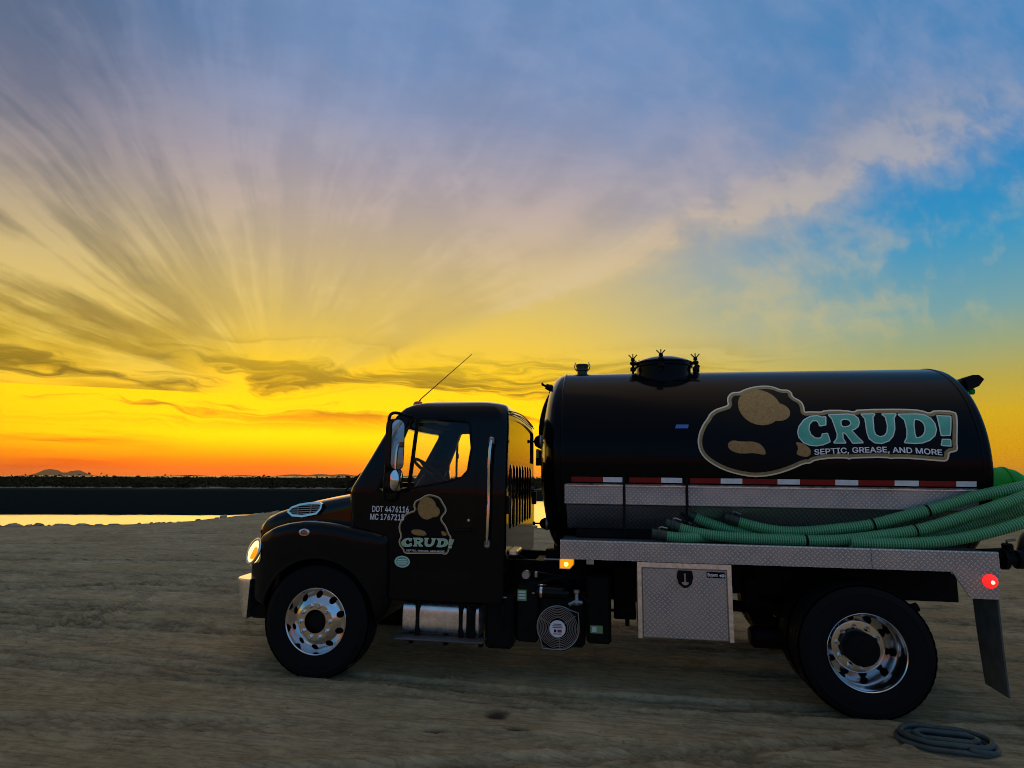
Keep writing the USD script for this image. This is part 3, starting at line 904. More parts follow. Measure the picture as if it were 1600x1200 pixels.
def holes_disc(profile, hole_r, ring_r, n, phase=0.0, seg=140):
    """A lathed disc (as a thin solid) with n round hand holes."""
    pr = np.asarray(profile, float)
    out = [(a, b) for a, b in pr] + [(a, b + 0.012) for a, b in pr[::-1]]
    m = lathe(out + [out[0]], 'y', n=seg)
    m.merge_vertices()
    s = man(m)
    if s.volume() < 0:
        m.invert()
        s = man(m)
    lo, hi = pr[:, 1].min() - 0.1, pr[:, 1].max() + 0.1
    for k in range(n):
        a = phase + k * 2 * math.pi / n
        cm = MF.cylinder(hi - lo, hole_r, hole_r, 24).rotate((-90, 0, 0)).translate((ring_r * math.cos(a), lo, ring_r * math.sin(a)))
        s = s - cm
    return s


def wheel(loc, yface, dual, spin, far=False):
    W = group_of_parts(T, 'wheel', (loc[0], 0, loc[2]))
    fx_ = flip if far else (lambda q: q)

    def add(n_, m_, mt_, sm=35):
        ms = [tri(q) for q in (m_ if isinstance(m_, list) else [m_])]
        put(W, n_, [fx_(q) for q in ms], mt_, smooth=sm)
    y = yface
    add('tyre', tyre(y, y + 0.275), M['rubber'], 40)
    if dual:
        add('tyre', tyre(y + 0.325, y + 0.60), M['rubber'], 40)
    rot = lambda m_: (lambda t: (t.apply_transform(trimesh.transformations.rotation_matrix(spin, [0, 1, 0])), t)[1])(tri(m_).copy())
    if not dual:
        flange = lathe([(0.268, y + 0.09), (0.278, y + 0.055), (0.283, y + 0.018), (0.287, y + 0.008), (0.293, y + 0.005), (0.2985, y + 0.009), (0.2995, y + 0.018), (0.292, y + 0.028)], 'y', n=96)
        add('rim', flange, M['wheel'], 60)
        disc = holes_disc([(0.272, y + 0.085), (0.255, y + 0.066), (0.225, y + 0.040), (0.195, y + 0.022), (0.178, y + 0.014), (0.168, y + 0.006), (0.162, y + 0.004), (0.104, y + 0.004)], 0.030, 0.232, 10)
        add('wheel_disc', rot(disc), M['wheel'], 32)
        add('brake_drum', lathe([(0.0, y + 0.16), (0.27, y + 0.16), (0.27, y + 0.25)], 'y', n=48), M['frame'])
        add('hub', lathe([(0.0, y + 0.03), (0.06, y + 0.03), (0.075, y + 0.034), (0.098, y + 0.045), (0.104, y + 0.06), (0.104, y + 0.1)], 'y', n=40), M['black'])
        nut_r, ny_ = 0.142, y + 0.004
        ln = 0.040
    else:
        flange = lathe([(0.252, y + 0.255), (0.258, y + 0.15), (0.266, y + 0.075), (0.280, y + 0.06), (0.284, y + 0.02), (0.288, y + 0.008), (0.294, y + 0.004), (0.2995, y + 0.009), (0.2995, y + 0.018), (0.292, y + 0.03)], 'y', n=96)
        add('rim', flange, M['wheel'], 50)
        disc = holes_disc([(0.257, y + 0.250), (0.250, y + 0.243), (0.212, y + 0.205), (0.204, y + 0.192), (0.196, y + 0.188), (0.110, y + 0.188)], 0.027, 0.230, 10)
        add('wheel_disc', rot(disc), M['wheel'], 32)
        add('hub', lathe([(0.0, y + 0.075), (0.08, y + 0.076), (0.09, y + 0.084), (0.128, y + 0.090), (0.132, y + 0.10), (0.120, y + 0.12), (0.128, y + 0.19)], 'y', n=40), M['frame'])
        add('brake_drum', lathe([(0.0, y + 0.27), (0.25, y + 0.27), (0.25, y + 0.32)], 'y', n=48), M['frame'])
        nut_r, ny_ = 0.160, y + 0.188
        ln = 0.034
    for k in range(10):
        a = spin + math.radians(18) + k * 2 * math.pi / 10
        nut = lathe([(0.0, ny_ - ln), (0.010, ny_ - ln), (0.0155, ny_ - ln + 0.006), (0.0165, ny_ - 0.010), (0.021, ny_ - 0.006), (0.021, ny_ + 0.002)], 'y', (nut_r * math.cos(a), 0, nut_r * math.sin(a)), 12)
        put(W, 'lug_nut', fx_(nut), M['chrome'], smooth=40)
    return W


WB = 4.653
wheel((0, 0, 0.505), 0.075, False, 0.35)
wheel((0, 0, 0.505), 0.075, False, 0.1, far=True)
wheel((WB, 0, 0.505), 0.005, True, 0.15)
wheel((WB, 0, 0.505), 0.005, True, 0.4, far=True)

# ---- chassis
for far in (False, True):
    fx_ = flip if far else (lambda q: q)
    put(T, 'frame_rail', fx_(box(-0.75, 5.72, 0.78, 0.86, 0.78, 1.02, 0.006)), M['frame'])
    put(T, 'subframe_beam', fx_(box(2.05, 5.64, 0.70, 0.84, 1.025, 1.14, 0.006)), M['frame'])
for x in (-0.6, 0.9, 1.9, 3.0, 4.2, 5.3):
    put(T, 'cross_member', box(x, x + 0.1, 0.865, 1.575, 0.84, 0.98), M['frame'])
put(T, 'front_axle', [box(-0.06, 0.06, 0.34, 2.10, 0.40, 0.52, 0.03)], M['frame'])
put(T, 'rear_axle', [tube([(WB, 0.40, 0.505), (WB, 2.04, 0.505)], 0.075, 14), lathe([(0.0, 1.0), (0.16, 1.02), (0.21, 1.12), (0.21, 1.30), (0.16, 1.40), (0, 1.43)], 'y', (WB, 0, 0.505), 24)], M['frame'])
put(T, 'drive_shaft', tube([(1.3, YC, 0.72), (WB - 0.2, YC, 0.56)], 0.055, 12), M['frame'])
put(T, 'transmission', [box(-0.3, 1.3, 0.92, 1.52, 0.50, 0.98, 0.06)], M['frame'])
for far in (False, True):
    fx_ = flip if far else (lambda q: q)
    put(T, 'leaf_spring', fx_(tube(curve([(3.95, 0.72, 0.74), (4.3, 0.72, 0.64), (WB, 0.72, 0.60), (5.0, 0.72, 0.64), (5.35, 0.72, 0.74)], 20), 0.04, 8)), M['frame'])
    put(T, 'spring_shackle', fx_(box(3.88, 4.02, 0.70, 0.775, 0.68, 0.95, 0.02)), M['frame'])
put(T, 'air_tank', lathe([(0.0, 3.90), (0.07, 3.905), (0.10, 3.94), (0.10, 4.30), (0.07, 4.335), (0.0, 4.34)], 'x', (0, 0.66, 0.44), 24), M['black'])
put(T, 'exhaust_pipe', tube(curve([(1.2, 1.75, 0.6), (2.4, 1.75, 0.6), (3.3, 1.75, 0.58), (3.6, 1.72, 0.55)], 20), 0.06, 12), M['galv'])
put(T, 'muffler', lathe([(0.06, 1.5), (0.13, 1.55), (0.13, 2.4), (0.06, 2.45)], 'x', (0, 1.85, 0.62), 24), M['frame'])

# equipment behind the cab
BB = put(T, 'battery_box', box(1.54, 1.80, 0.28, 0.76, 0.30, 0.76, 0.03), M['black'])
put(BB, 'cover_latch', tube([(1.60, 0.27, 0.74), (1.66, 0.26, 0.76), (1.74, 0.27, 0.75)], 0.008, 6), M['galv'])
put(BB, 'cable', tube(curve([(1.70, 0.27, 0.70), (1.72, 0.25, 0.60), (1.71, 0.27, 0.48)], 14), 0.011, 6), M['black'])
EQ = put(T, 'equipment_box', box(1.82, 2.02, 0.33, 0.78, 0.36, 0.86, 0.02), M['frame'])
put(EQ, 'warning_label', [drape(sg.box(1.832, 0.719, 1.915, 0.816), lambda x, z: 0.33 + 0 * x, 0.002)], M['greensticker'], smooth=False)
for k in range(3):
    put(EQ, 'label_panel', [drape(sg.box(1.842, 0.735 + k * 0.026, 1.905, 0.752 + k * 0.026), lambda x, z: 0.33 + 0 * x, 0.004)], M['pale'], smooth=False)
CY = put(T, 'air_reservoir', lathe([(0.0, 1.90), (0.05, 1.905), (0.066, 1.93), (0.066, 2.26), (0.05, 2.30), (0.0, 2.305)], 'x', (0, 0.40, 0.79), 28), M['paint'])
for x in (1.965, 2.035):
    put(CY, 'clamp_band', lathe([(0.066, x), (0.0705, x), (0.0705, x + 0.022), (0.066, x + 0.022)], 'x', (0, 0.40, 0.79), 28), M['chrome'])
BL = put(T, 'blower', [box(2.03, 2.44, 0.34, 0.78, 0.33, 0.76, 0.03), lathe([(0.0, 0.315), (0.19, 0.315), (0.205, 0.33), (0.205, 0.4)], 'y', (2.205, 0, 0.505), 40)], M['frame'])
corner = sg.Polygon([(2.205 + 0.187 * math.cos(a), 0.505 + 0.187 * math.sin(a)) for a in np.arange(60) * 2 * math.pi / 60]).union(sg.Polygon([(2.205, 0.69), (2.385, 0.640), (2.392, 0.505)])).union(sg.Polygon([(2.20, 0.318), (2.068, 0.325), (2.018, 0.505)]))
cc = np.array(corner.exterior.coords)[:-1]
put(BL, 'guard_frame', [tube([(x, 0.305, z) for x, z in cc[::1]], 0.0055, 6, closed=True)], M['galv'])
for k in range(7):
    r = 0.088 + k * 0.0142
    put(BL, 'guard_ring', tube([(2.205 + r * math.cos(a), 0.302, 0.505 + r * math.sin(a)) for a in np.arange(56) * 2 * math.pi / 56], 0.0034, 5, closed=True), M['galv'])
for a in (0.6, 2.7, 4.8):
    put(BL, 'guard_spoke', tube([(2.205 + 0.07 * math.cos(a), 0.308, 0.505 + 0.07 * math.sin(a)), (2.205 + 0.19 * math.cos(a), 0.308, 0.505 + 0.19 * math.sin(a))], 0.004, 5), M['galv'])
lab = put(BL, 'round_label', lathe([(0.0, 0.296), (0.070, 0.296), (0.073, 0.30), (0.073, 0.312)], 'y', (2.200, 0, 0.497), 36), M['letter'], smooth=30)
put(BL, 'label_red_field', drape(sg.box(2.200, 0.468, 2.238, 0.492), lambda x, z: 0.296 + 0 * x, 0.002), M['redprint'], smooth=False)
put(BL, 'label_black_field', drape(sg.box(2.170, 0.468, 2.190, 0.492), lambda x, z: 0.296 + 0 * x, 0.002), M['ink'], smooth=False)
for z, w in ((0.535, 0.034), (0.521, 0.044), (0.506, 0.044), (0.452, 0.036)):
    put(BL, 'label_rule', drape(sg.box(2.200 - w, z, 2.200 + w, z + 0.006), lambda x, z_: 0.296 + 0 * x, 0.002), M['ink'], smooth=False)
PB = put(T, 'pump_box', box(2.455, 2.675, 0.33, 0.80, 0.375, 0.97, 0.025), M['frame'])
put(PB, 'warning_label', drape(sg.box(2.49, 0.470, 2.60, 0.535), lambda x, z: 0.33 + 0 * x, 0.002), M['greensticker'], smooth=False)
put(PB, 'label_panel', drape(sg.box(2.505, 0.48, 2.545, 0.525), lambda x, z: 0.33 + 0 * x, 0.004), M['pale'], smooth=False)
put(T, 'relief_valve', [lathe([(0.0, 0.80), (0.03, 0.80), (0.035, 0.82), (0.02, 0.85), (0.02, 0.90), (0.032, 0.905), (0.032, 0.93), (0, 0.935)], 'z', (2.37, 0.36, -0.10), 16), tube([(2.30, 0.35, 0.70), (2.36, 0.35, 0.73), (2.42, 0.35, 0.72)], 0.02, 8)], M['galv'])
for pts in ([(1.80, 0.5, 0.92), (2.0, 0.45, 0.95), (2.25, 0.40, 0.93), (2.5, 0.42, 0.95)], [(1.86, 0.40, 0.90), (1.95, 0.36, 0.86), (2.1, 0.38, 0.90), (2.3, 0.4, 0.86)], [(1.75, 0.9, 1.05), (1.9, 0.85, 1.0), (2.2, 0.8, 1.03)], [(2.4, 0.38, 0.80), (2.5, 0.33, 0.72), (2.7, 0.4, 0.66)]):
    put(T, 'air_line', tube(curve(pts, 24), 0.014, 7), M['black'])
put(T, 'gladhand', [lathe([(0.0, 0.33), (0.035, 0.33), (0.04, 0.35), (0.04, 0.38)], 'y', (1.905, 0, 0.945), 18), box(1.985, 2.015, 0.33, 0.37, 0.925, 0.975, 0.006)], M['galv'])
put(T, 'lock_bar', tube([(2.05, 0.6, 1.055), (2.24, 0.6, 1.055)], 0.012, 6), M['galv'])
put(T, 'under_bracket', [box(2.70, 2.90, 0.55, 0.80, 0.55, 1.02, 0.01), box(2.80, 2.84, 0.52, 0.55, 0.50, 0.62, 0.005)], M['frame'])

# ---- the tank
R, ZC = 0.94, 2.0
prof = [(0.0, 1.954), (0.10, 1.957), (0.216, 1.966), (0.40, 1.985), (0.566, 2.012), (0.70, 2.042), (0.80, 2.076), (0.86, 2.108), (0.905, 2.150), (0.93, 2.195), (R, 2.25),
        (R, 5.785), (0.935, 5.815), (0.918, 5.840), (0.885, 5.858), (0.82, 5.872), (0.6, 5.905), (0.3, 5.935), (0.0, 5.945)]
TANK = put(T, 'tank', lathe(prof, 'x', (0, YC, ZC), 128), M['tankpaint'], smooth=30)


def tank_y(x, z):
    return YC - np.sqrt(np.maximum(R * R - (np.asarray(z) - ZC) ** 2, 1e-4)) + 0 * np.asarray(x)


for x in (2.238, 5.76):
    put(TANK, 'weld_seam', lathe([(R - 0.004, x - 0.012), (R + 0.006, x - 0.006), (R + 0.006, x + 0.006), (R - 0.004, x + 0.012)], 'x', (0, YC, ZC), 96), M['tankpaint'], smooth=True)
# manhole
mx, my = 3.235, 0.98
mz = ZC + math.sqrt(R * R - (my - YC) ** 2) - 0.05
MH = put(TANK, 'manhole', lathe([(0.275, mz - 0.10), (0.275, mz + 0.10), (0.295, mz + 0.105), (0.295, mz + 0.128), (0.28, mz + 0.132)], 'z', (mx, my, 0), 56), M['tankpaint'], smooth=30)
put(MH, 'manhole_lid', lathe([(0.30, mz + 0.130), (0.305, mz + 0.134), (0.300, mz + 0.150), (0.26, mz + 0.172), (0.18, mz + 0.200), (0.09, mz + 0.214), (0.0, mz + 0.218)], 'z', (mx, my, 0), 56), M['tankpaint'], smooth=40)
pad = lathe([(R + 0.004, mx - 0.33), (R + 0.007, mx - 0.325), (R + 0.007, mx + 0.325), (R + 0.004, mx + 0.33)], 'x', (0, YC, ZC), 128)
keep = (pad.triangles_center[:, 2] > 2.80)
put(MH, 'reinforcing_pad', trimesh.Trimesh(pad.vertices, pad.faces[keep], process=True), M['tankpaint'], smooth=True)
for a in (math.radians(262), math.radians(345), math.radians(198), math.radians(70), math.radians(135)):
    cx, cy = mx + 0.325 * math.cos(a), my + 0.325 * math.sin(a)
    bolt = [tube([(cx, cy, mz + 0.03), (cx, cy, mz + 0.20)], 0.011, 7), box(cx - 0.028, cx + 0.028, cy - 0.028, cy + 0.028, mz + 0.06, mz + 0.10, 0.008), box(cx - 0.03, cx + 0.03, cy - 0.03, cy + 0.03, mz + 0.125, mz + 0.158, 0.01)]
    bolt.append(lathe([(0.0, mz + 0.165), (0.022, mz + 0.168), (0.018, mz + 0.20), (0.0, mz + 0.205)], 'z', (cx, cy, 0), 12))
    for s in (-1, 0, 1):
        bolt.append(tube([(cx, cy, mz + 0.185), (cx + s * 0.042, cy, mz + (0.232 if s else 0.240))], 0.0062, 6))
    put(MH, 'wing_bolt', bolt, M['black'])
put(MH, 'lid_hinge', [box(mx + 0.30, mx + 0.36, my - 0.05, my + 0.05, mz + 0.04, mz + 0.13, 0.02), tube([(mx + 0.335, my - 0.08, mz + 0.105), (mx + 0.335, my + 0.08, mz + 0.105)], 0.022, 10)], M['black'])
put(MH, 'lifting_lug', [prism([(mx - 0.46, mz - 0.03), (mx - 0.43, mz + 0.02), (mx - 0.38, mz + 0.05), (mx - 0.32, mz + 0.055), (mx - 0.30, mz - 0.03)], my + 0.1, my + 0.14)], M['tankpaint'])
# top fitting with ring
tx = 2.392
ty_ = YC
FTN = put(TANK, 'top_fitting', lathe([(0.055, 2.90), (0.055, 2.985), (0.070, 2.99), (0.070, 3.010), (0.062, 3.014), (0.066, 3.035), (0.072, 3.040), (0.072, 3.058), (0.0, 3.060)], 'z', (tx, ty_, 0), 32), M['brass'])
for s in (-1, 1):
    put(FTN, 'cam_lever', tube([(tx + s * 0.074, ty_, 3.0), (tx + s * 0.086, ty_, 3.04), (tx + s * 0.070, ty_ - 0.01, 3.085)], 0.007, 6), M['chrome'])
# front head: valve, sight eyes
put(TANK, 'front_valve', [tube([(2.16, 0.98, 2.72), (2.07, 0.95, 2.765), (2.02, 0.94, 2.785)], [0.04, 0.035, 0.028], 10), tube([(2.06, 0.95, 2.765), (1.99, 0.94, 2.80)], 0.012, 7), box(1.975, 1.995, 0.91, 0.97, 2.79, 2.82, 0.006), tube([(2.11, 0.96, 2.70), (2.06, 0.95, 2.72), (2.08, 0.95, 2.78)], 0.010, 6)], M['black'])


def sight_eye(z, name, r):
    hx_ = float(np.interp(math.hypot(0.9 - YC, z - ZC), [p[0] for p in prof[:11]], [p[1] for p in prof[:11]]))
    b = put(TANK, name, [lathe([(r * 1.02, hx_ + 0.06), (r * 1.05, hx_ - 0.005), (r * 0.94, hx_ - 0.03), (r * 0.66, hx_ - 0.062), (r * 0.3, hx_ - 0.076), (0.0, hx_ - 0.08)], 'x', (0, 0.9, z), 28)], M['paint'], smooth=50)
    put(b, 'eye_ring', lathe([(r * 1.04, hx_ - 0.012), (r * 1.10, hx_ - 0.008), (r * 1.10, hx_ + 0.006), (r * 1.04, hx_ + 0.01)], 'x', (0, 0.9, z), 28), M['galv'])
    put(b, 'eye_stud', tube([(hx_ - 0.075, 0.9, z), (hx_ - 0.125, 0.9, z)], 0.008, 6), M['black'])
    put(b, 'stud_knob', lathe([(0.0, hx_ - 0.15), (0.018, hx_ - 0.148), (0.018, hx_ - 0.125), (0.0, hx_ - 0.12)], 'x', (0, 0.9, z), 12), M['black'])


sight_eye(2.198, 'sight_eye', 0.074)
sight_eye(1.369, 'sight_eye', 0.060)
put(TANK, 'level_pipe', [tube(curve([(2.10, 0.88, 2.70), (2.03, 0.86, 2.55), (1.99, 0.86, 2.35), (1.985, 0.88, 2.27)], 16), 0.03, 9), tube([(1.955, 0.93, 2.11), (1.955, 0.93, 1.95)], 0.035, 10)], M['black'])
put(TANK, 'level_glass', tube([(1.945, 0.90, 2.12), (1.945, 0.90, 2.03)], 0.018, 10), M['galv'])
# rear
put(TANK, 'rear_fitting', [prism([(5.97, 2.80), (6.03, 2.825), (6.09, 2.825), (6.13, 2.785), (6.08, 2.72), (5.99, 2.68)], 0.82, 0.98), tube([(5.90, 0.9, 2.74), (6.02, 0.9, 2.76)], 0.05, 10)], M['black'])
put(TANK, 'rear_cap', lathe([(0.0, 6.02), (0.03, 6.03), (0.03, 6.07), (0.0, 6.075)], 'x', (0, 0.9, 2.68), 14), M['greenplastic'])

# deck, skirt, rails
for far in (False, True):
    fx_ = flip if far else (lambda q: q)
    put(T, 'deck', fx_(box(2.247, 5.645, 0.012, 0.72, 1.272, 1.286)), M['plate_top'], smooth=False)
    for x0, x1 in ((2.247, 4.728), (4.732, 5.645)):
        cs = sg.Polygon([(0.0, 1.144), (0.0, 1.292), (0.006, 1.302), (0.016, 1.304), (0.030, 1.298), (0.030, 1.289), (0.012, 1.289), (0.012, 1.144)])
        cm_ = trimesh.creation.extrude_polygon(cs, x1 - x0, engine='earcut')
        rail = trimesh.Trimesh(np.stack([x0 + cm_.vertices[:, 2], cm_.vertices[:, 0], cm_.vertices[:, 1]], 1), cm_.faces, process=False)
        put(T, 'deck_rail', fx_(rail), M['plate'], smooth=30)
    put(T, 'deck_end', fx_(box(2.2475, 2.256, 0.013, 0.72, 1.144, 1.27)), M['plate'], smooth=False)
    for x in np.arange(2.5, 5.6, 0.62):
        put(T, 'deck_outrigger', fx_(box(x, x + 0.05, 0.03, 0.78, 1.16, 1.27)), M['frame'], smooth=False)
sk_prof = [(0.298, 1.772), (0.298, 1.60), (0.330, 1.585), (0.46, 1.42), (0.62, 1.289), (0.66, 1.289), (0.345, 1.60), (0.313, 1.772)]
for x0, x1 in ((2.278, 2.795), (2.815, 3.345), (3.365, 5.70)):
    pm = trimesh.creation.extrude_polygon(sg.Polygon(sk_prof), x1 - x0, engine='earcut')
    sk = trimesh.Trimesh(np.stack([x0 + pm.vertices[:, 2], pm.vertices[:, 0], pm.vertices[:, 1]], 1), pm.faces, process=False)
    S = put(T, 'skirt_panel', sk, M['plate'], smooth=25)
    lipq = [(0.280, 1.762), (0.280, 1.768), (0.318, 1.792), (0.318, 1.785)]
    pm = trimesh.creation.extrude_polygon(sg.Polygon(lipq), x1 - x0, engine='earcut')
    put(S, 'top_lip', trimesh.Trimesh(np.stack([x0 + pm.vertices[:, 2], pm.vertices[:, 0], pm.vertices[:, 1]], 1), pm.faces, process=False), M['alloy'], smooth=25)
for x in (2.797, 3.347):
    put(T, 'skirt_bracket', [prism([(x, 1.83), (x + 0.017, 1.83), (x + 0.017, 1.30), (x, 1.30)], 0.34, 0.37), box(x - 0.004, x + 0.020, 0.285, 0.32, 1.58, 1.845, 0.004)], M['black'])
put(T, 'skirt_end', prism([(2.266, 1.775), (2.277, 1.775), (2.277, 1.60), (2.266, 1.60)], 0.296, 0.345), M['plate'])
tray = put(T, 'hose_tray_step', box(2.36, 3.30, 0.40, 0.70, 1.289, 1.36, 0.01), M['frame'])
# reflective tape
segs = [(2.329, 2.615, 'red'), (2.616, 2.790, 'white'), (2.851, 3.133, 'red'), (3.134, 3.317, 'white'), (3.385, 3.648, 'red'), (3.649, 3.831, 'white'), (3.832, 4.125, 'red'), (4.126, 4.310, 'white'),
        (4.311, 4.595, 'red'), (4.596, 4.780, 'white'), (4.781, 5.067, 'red'), (5.068, 5.256, 'white'), (5.257, 5.541, 'red'), (5.542, 5.696, 'white')]
for x0, x1, c_ in segs:
    put(TANK, f'{c_}_reflective_strip', drape(sg.box(x0, 1.797, x1, 1.842), tank_y, 0.004, 0.05), M[c_], smooth=True)

# toolbox under the deck
TB = put(T, 'toolbox', box(2.905, 3.648, 0.022, 0.52, 0.535, 1.128, 0.006), M['plate'])
fr = sg.box(2.896, 0.528, 3.656, 1.138).difference(sg.box(2.93, 0.50, 3.622, 1.098))
put(TB, 'box_frame', prism(fr, 0.004, 0.030), M['alloy'])
put(TB, 'box_door', box(2.938, 3.614, 0.006, 0.02, 0.536, 1.090, 0.004), M['plate'])
LATCH = sg.Polygon([(3.226, 1.082), (3.342, 1.082), (3.350, 1.03), (3.336, 0.975), (3.305, 0.948), (3.284, 0.942), (3.262, 0.948), (3.232, 0.975), (3.218, 1.03)]).buffer(-0.012).buffer(0.012)
LT = put(TB, 'latch', prism(LATCH, -0.006, 0.008), M['black'])
put(LT, 'latch_handle', [box(3.274, 3.290, -0.022, -0.008, 0.985, 1.060, 0.005), prism(sg.Polygon([(3.252, 0.992), (3.312, 0.992), (3.304, 0.974), (3.284, 0.967), (3.262, 0.974)]), -0.026, -0.010)], M['galv'])
BG = put(TB, 'maker_badge', box(3.458, 3.603, 0.0, 0.007, 1.030, 1.078, 0.002), M['ink'])
tx_ = text_flat('Buyers', 0.026)
tx_.vertices = (tx_.vertices - [tx_.vertices[:, 0].min(), 0, 0]) * [0.078 / np.ptp(tx_.vertices[:, 0]), 1, 1] + [3.466, 1.043, 0]
put(BG, 'badge_lettering', drape(tx_, lambda x, z: 0.0 * x, 0.003), M['letter'], smooth=False)
put(BG, 'badge_emblem', [drape(sg.Polygon([(3.556, 1.050), (3.570, 1.062), (3.570, 1.055), (3.584, 1.055), (3.584, 1.045), (3.570, 1.045), (3.570, 1.038)]), lambda x, z: 0.0 * x, 0.003), drape(sg.Point(3.586, 1.051).buffer(0.013).difference(sg.Point(3.583, 1.051).buffer(0.008)), lambda x, z: 0 * x, 0.003)], M['letter'], smooth=False)

# side marker, tail plate, flap
AM = put(T, 'marker_plate', prism([(2.241, 1.1435), (2.368, 1.1435), (2.368, 1.098), (2.332, 1.060), (2.241, 1.060)], -0.001, 0.012), M['alloy'])
put(AM, 'amber_lens', prism(sg.Polygon([(2.250, 1.138), (2.360, 1.138), (2.360, 1.102), (2.329, 1.068), (2.250, 1.068)]), -0.016, -0.002), M['amber'])
put(AM, 'amber_bulb', lathe([(0.0, -0.021), (0.012, -0.020), (0.018, -0.0165)], 'y', (2.300, 0, 1.102), 20), M['amberhot'])
put(T, 'rail_tag', box(2.471, 2.536, 0.004, 0.012, 1.104, 1.142, 0.002), M['galv'])
TP = put(T, 'tail_plate', prism([(5.305, 1.1435), (5.42, 0.948), (5.62, 0.948), (5.632, 1.1435)], -0.002, 0.010), M['plate'])
put(TP, 'tail_lamp', lathe([(0.0, -0.026), (0.03, -0.024), (0.05, -0.014), (0.054, -0.003)], 'y', (5.565, 0, 1.082), 32), M['redlens'], smooth=60)
put(TP, 'tail_bulb', lathe([(0.0, -0.033), (0.010, -0.031), (0.015, -0.0255)], 'y', (5.572, 0, 1.076), 16), M['redhot'])
for far in (False, True):
    fx_ = flip if far else (lambda q: q)
    fl = trimesh.creation.box((0.012, 0.34, 0.72))
    v_, f_ = trimesh.remesh.subdivide_to_size(fl.vertices, fl.faces, 0.08, max_iter=8)
    zz = (0.36 - v_[:, 2]) / 0.72
    v_ = v_ + np.stack([5.612 + 0.022 * zz ** 2 + 0.012 * np.sin(v_[:, 1] * 7) * zz, np.full(len(v_), 0.175), np.full(len(v_), 0.595)], 1)
    put(T, 'mud_flap', fx_(trimesh.Trimesh(v_, f_, process=False)), M['flap'], smooth=30)
RV = put(T, 'rear_valve', [tube([(5.72, 0.45, 1.22), (5.90, 0.40, 1.24)], 0.06, 14), lathe([(0.05, 5.86), (0.085, 5.87), (0.085, 5.90), (0.05, 5.91), (0.05, 5.97), (0.075, 5.975), (0.075, 6.02), (0.0, 6.03)], 'x', (0, 0.38, 1.21), 24), box(5.90, 5.95, 0.33, 0.43, 1.26, 1.34, 0.012)], M['black'])
put(RV, 'valve_lever', [tube([(5.92, 0.38, 1.32), (5.92, 0.37, 1.36), (5.98, 0.36, 1.37)], 0.012, 7)], M['galv'])

# ---- prints on the tank and the doors, as flat sheets laid on the paint
BADGE = [(4.415, 2.454), (4.420, 2.491), (4.409, 2.548), (4.347, 2.593), (4.352, 2.638), (4.328, 2.669), (4.261, 2.670), (4.205, 2.709), (4.122, 2.718), (4.023, 2.706), (3.932, 2.674), (3.887, 2.648), (3.827, 2.649), (3.781, 2.613), (3.759, 2.563), (3.764, 2.514), (3.714, 2.496), (3.643, 2.472), (3.587, 2.430), (3.561, 2.384), (3.518, 2.330), (3.478, 2.249), (3.460, 2.170), (3.469, 2.092), (3.507, 2.024), (3.571, 1.970), (3.668, 1.916), (3.781, 1.879), (3.918, 1.856), (4.014, 1.861), (4.126, 1.883), (4.246, 1.926), (4.350, 1.976), (4.397, 1.977), (4.438, 2.006), (4.580, 2.025), (4.691, 2.025), (4.715, 2.015), (4.744, 2.026), (5.011, 2.033), (5.048, 2.020), (5.077, 2.028), (5.217, 2.024), (5.456, 2.003), (5.484, 2.011), (5.501, 2.041), (5.505, 2.077), (5.561, 2.087), (5.579, 2.112), (5.580, 2.173), (5.639, 2.393), (5.637, 2.443), (5.475, 2.455), (5.428, 2.427), (5.371, 2.455), (5.259, 2.467), (4.858, 2.466), (4.822, 2.442), (4.757, 2.459), (4.577, 2.460), (4.553, 2.443), (4.444, 2.449), (4.417, 2.441)]
HEAD = [(3.914, 2.592), (3.990, 2.647), (4.099, 2.672), (4.194, 2.645), (4.247, 2.624), (4.239, 2.559), (4.281, 2.492), (4.287, 2.464), (4.227, 2.427), (4.162, 2.427), (4.188, 2.337), (4.160, 2.315), (4.140, 2.284), (4.157, 2.263), (4.119, 2.250), (4.066, 2.280), (3.995, 2.298), (3.920, 2.356), (3.874, 2.383), (3.850, 2.448), (3.879, 2.523)]
PAW1 = [(3.710, 2.136), (3.755, 2.184), (3.835, 2.167), (3.933, 2.172), (4.004, 2.146), (4.039, 2.078), (4.029, 2.049), (3.974, 2.061), (3.926, 2.069), (3.828, 2.060), (3.748, 2.081)]
PAW2 = [(4.286, 2.168), (4.341, 2.160), (4.407, 2.114), (4.411, 2.064), (4.381, 2.034), (4.323, 2.042), (4.285, 2.063), (4.313, 2.113)]
DBADGE = [(0.893, 1.606), (0.941, 1.625), (0.995, 1.661), (1.057, 1.665), (1.131, 1.640), (1.156, 1.600), (1.194, 1.542), (1.195, 1.508), (1.160, 1.467), (1.149, 1.438), (1.199, 1.382), (1.225, 1.314), (1.244, 1.297), (1.248, 1.269), (1.233, 1.235), (1.234, 1.201), (1.224, 1.155), (1.200, 1.126), (1.146, 1.136), (1.001, 1.131), (0.843, 1.121), (0.800, 1.131), (0.787, 1.165), (0.754, 1.198), (0.746, 1.244), (0.770, 1.279), (0.742, 1.348), (0.752, 1.406), (0.793, 1.476), (0.841, 1.501), (0.896, 1.519), (0.876, 1.559)]
DHEAD = [(0.942, 1.602), (1.009, 1.638), (1.070, 1.627), (1.120, 1.587), (1.134, 1.541), (1.111, 1.506), (1.062, 1.505), (1.094, 1.448), (1.077, 1.402), (1.017, 1.400), (0.948, 1.439), (0.921, 1.502)]
DPAW1 = [(0.860, 1.333), (0.908, 1.349), (0.994, 1.337), (1.020, 1.297), (0.972, 1.290), (0.886, 1.296)]
DPAW2 = [(1.146, 1.340), (1.189, 1.330), (1.213, 1.302), (1.166, 1.290)]
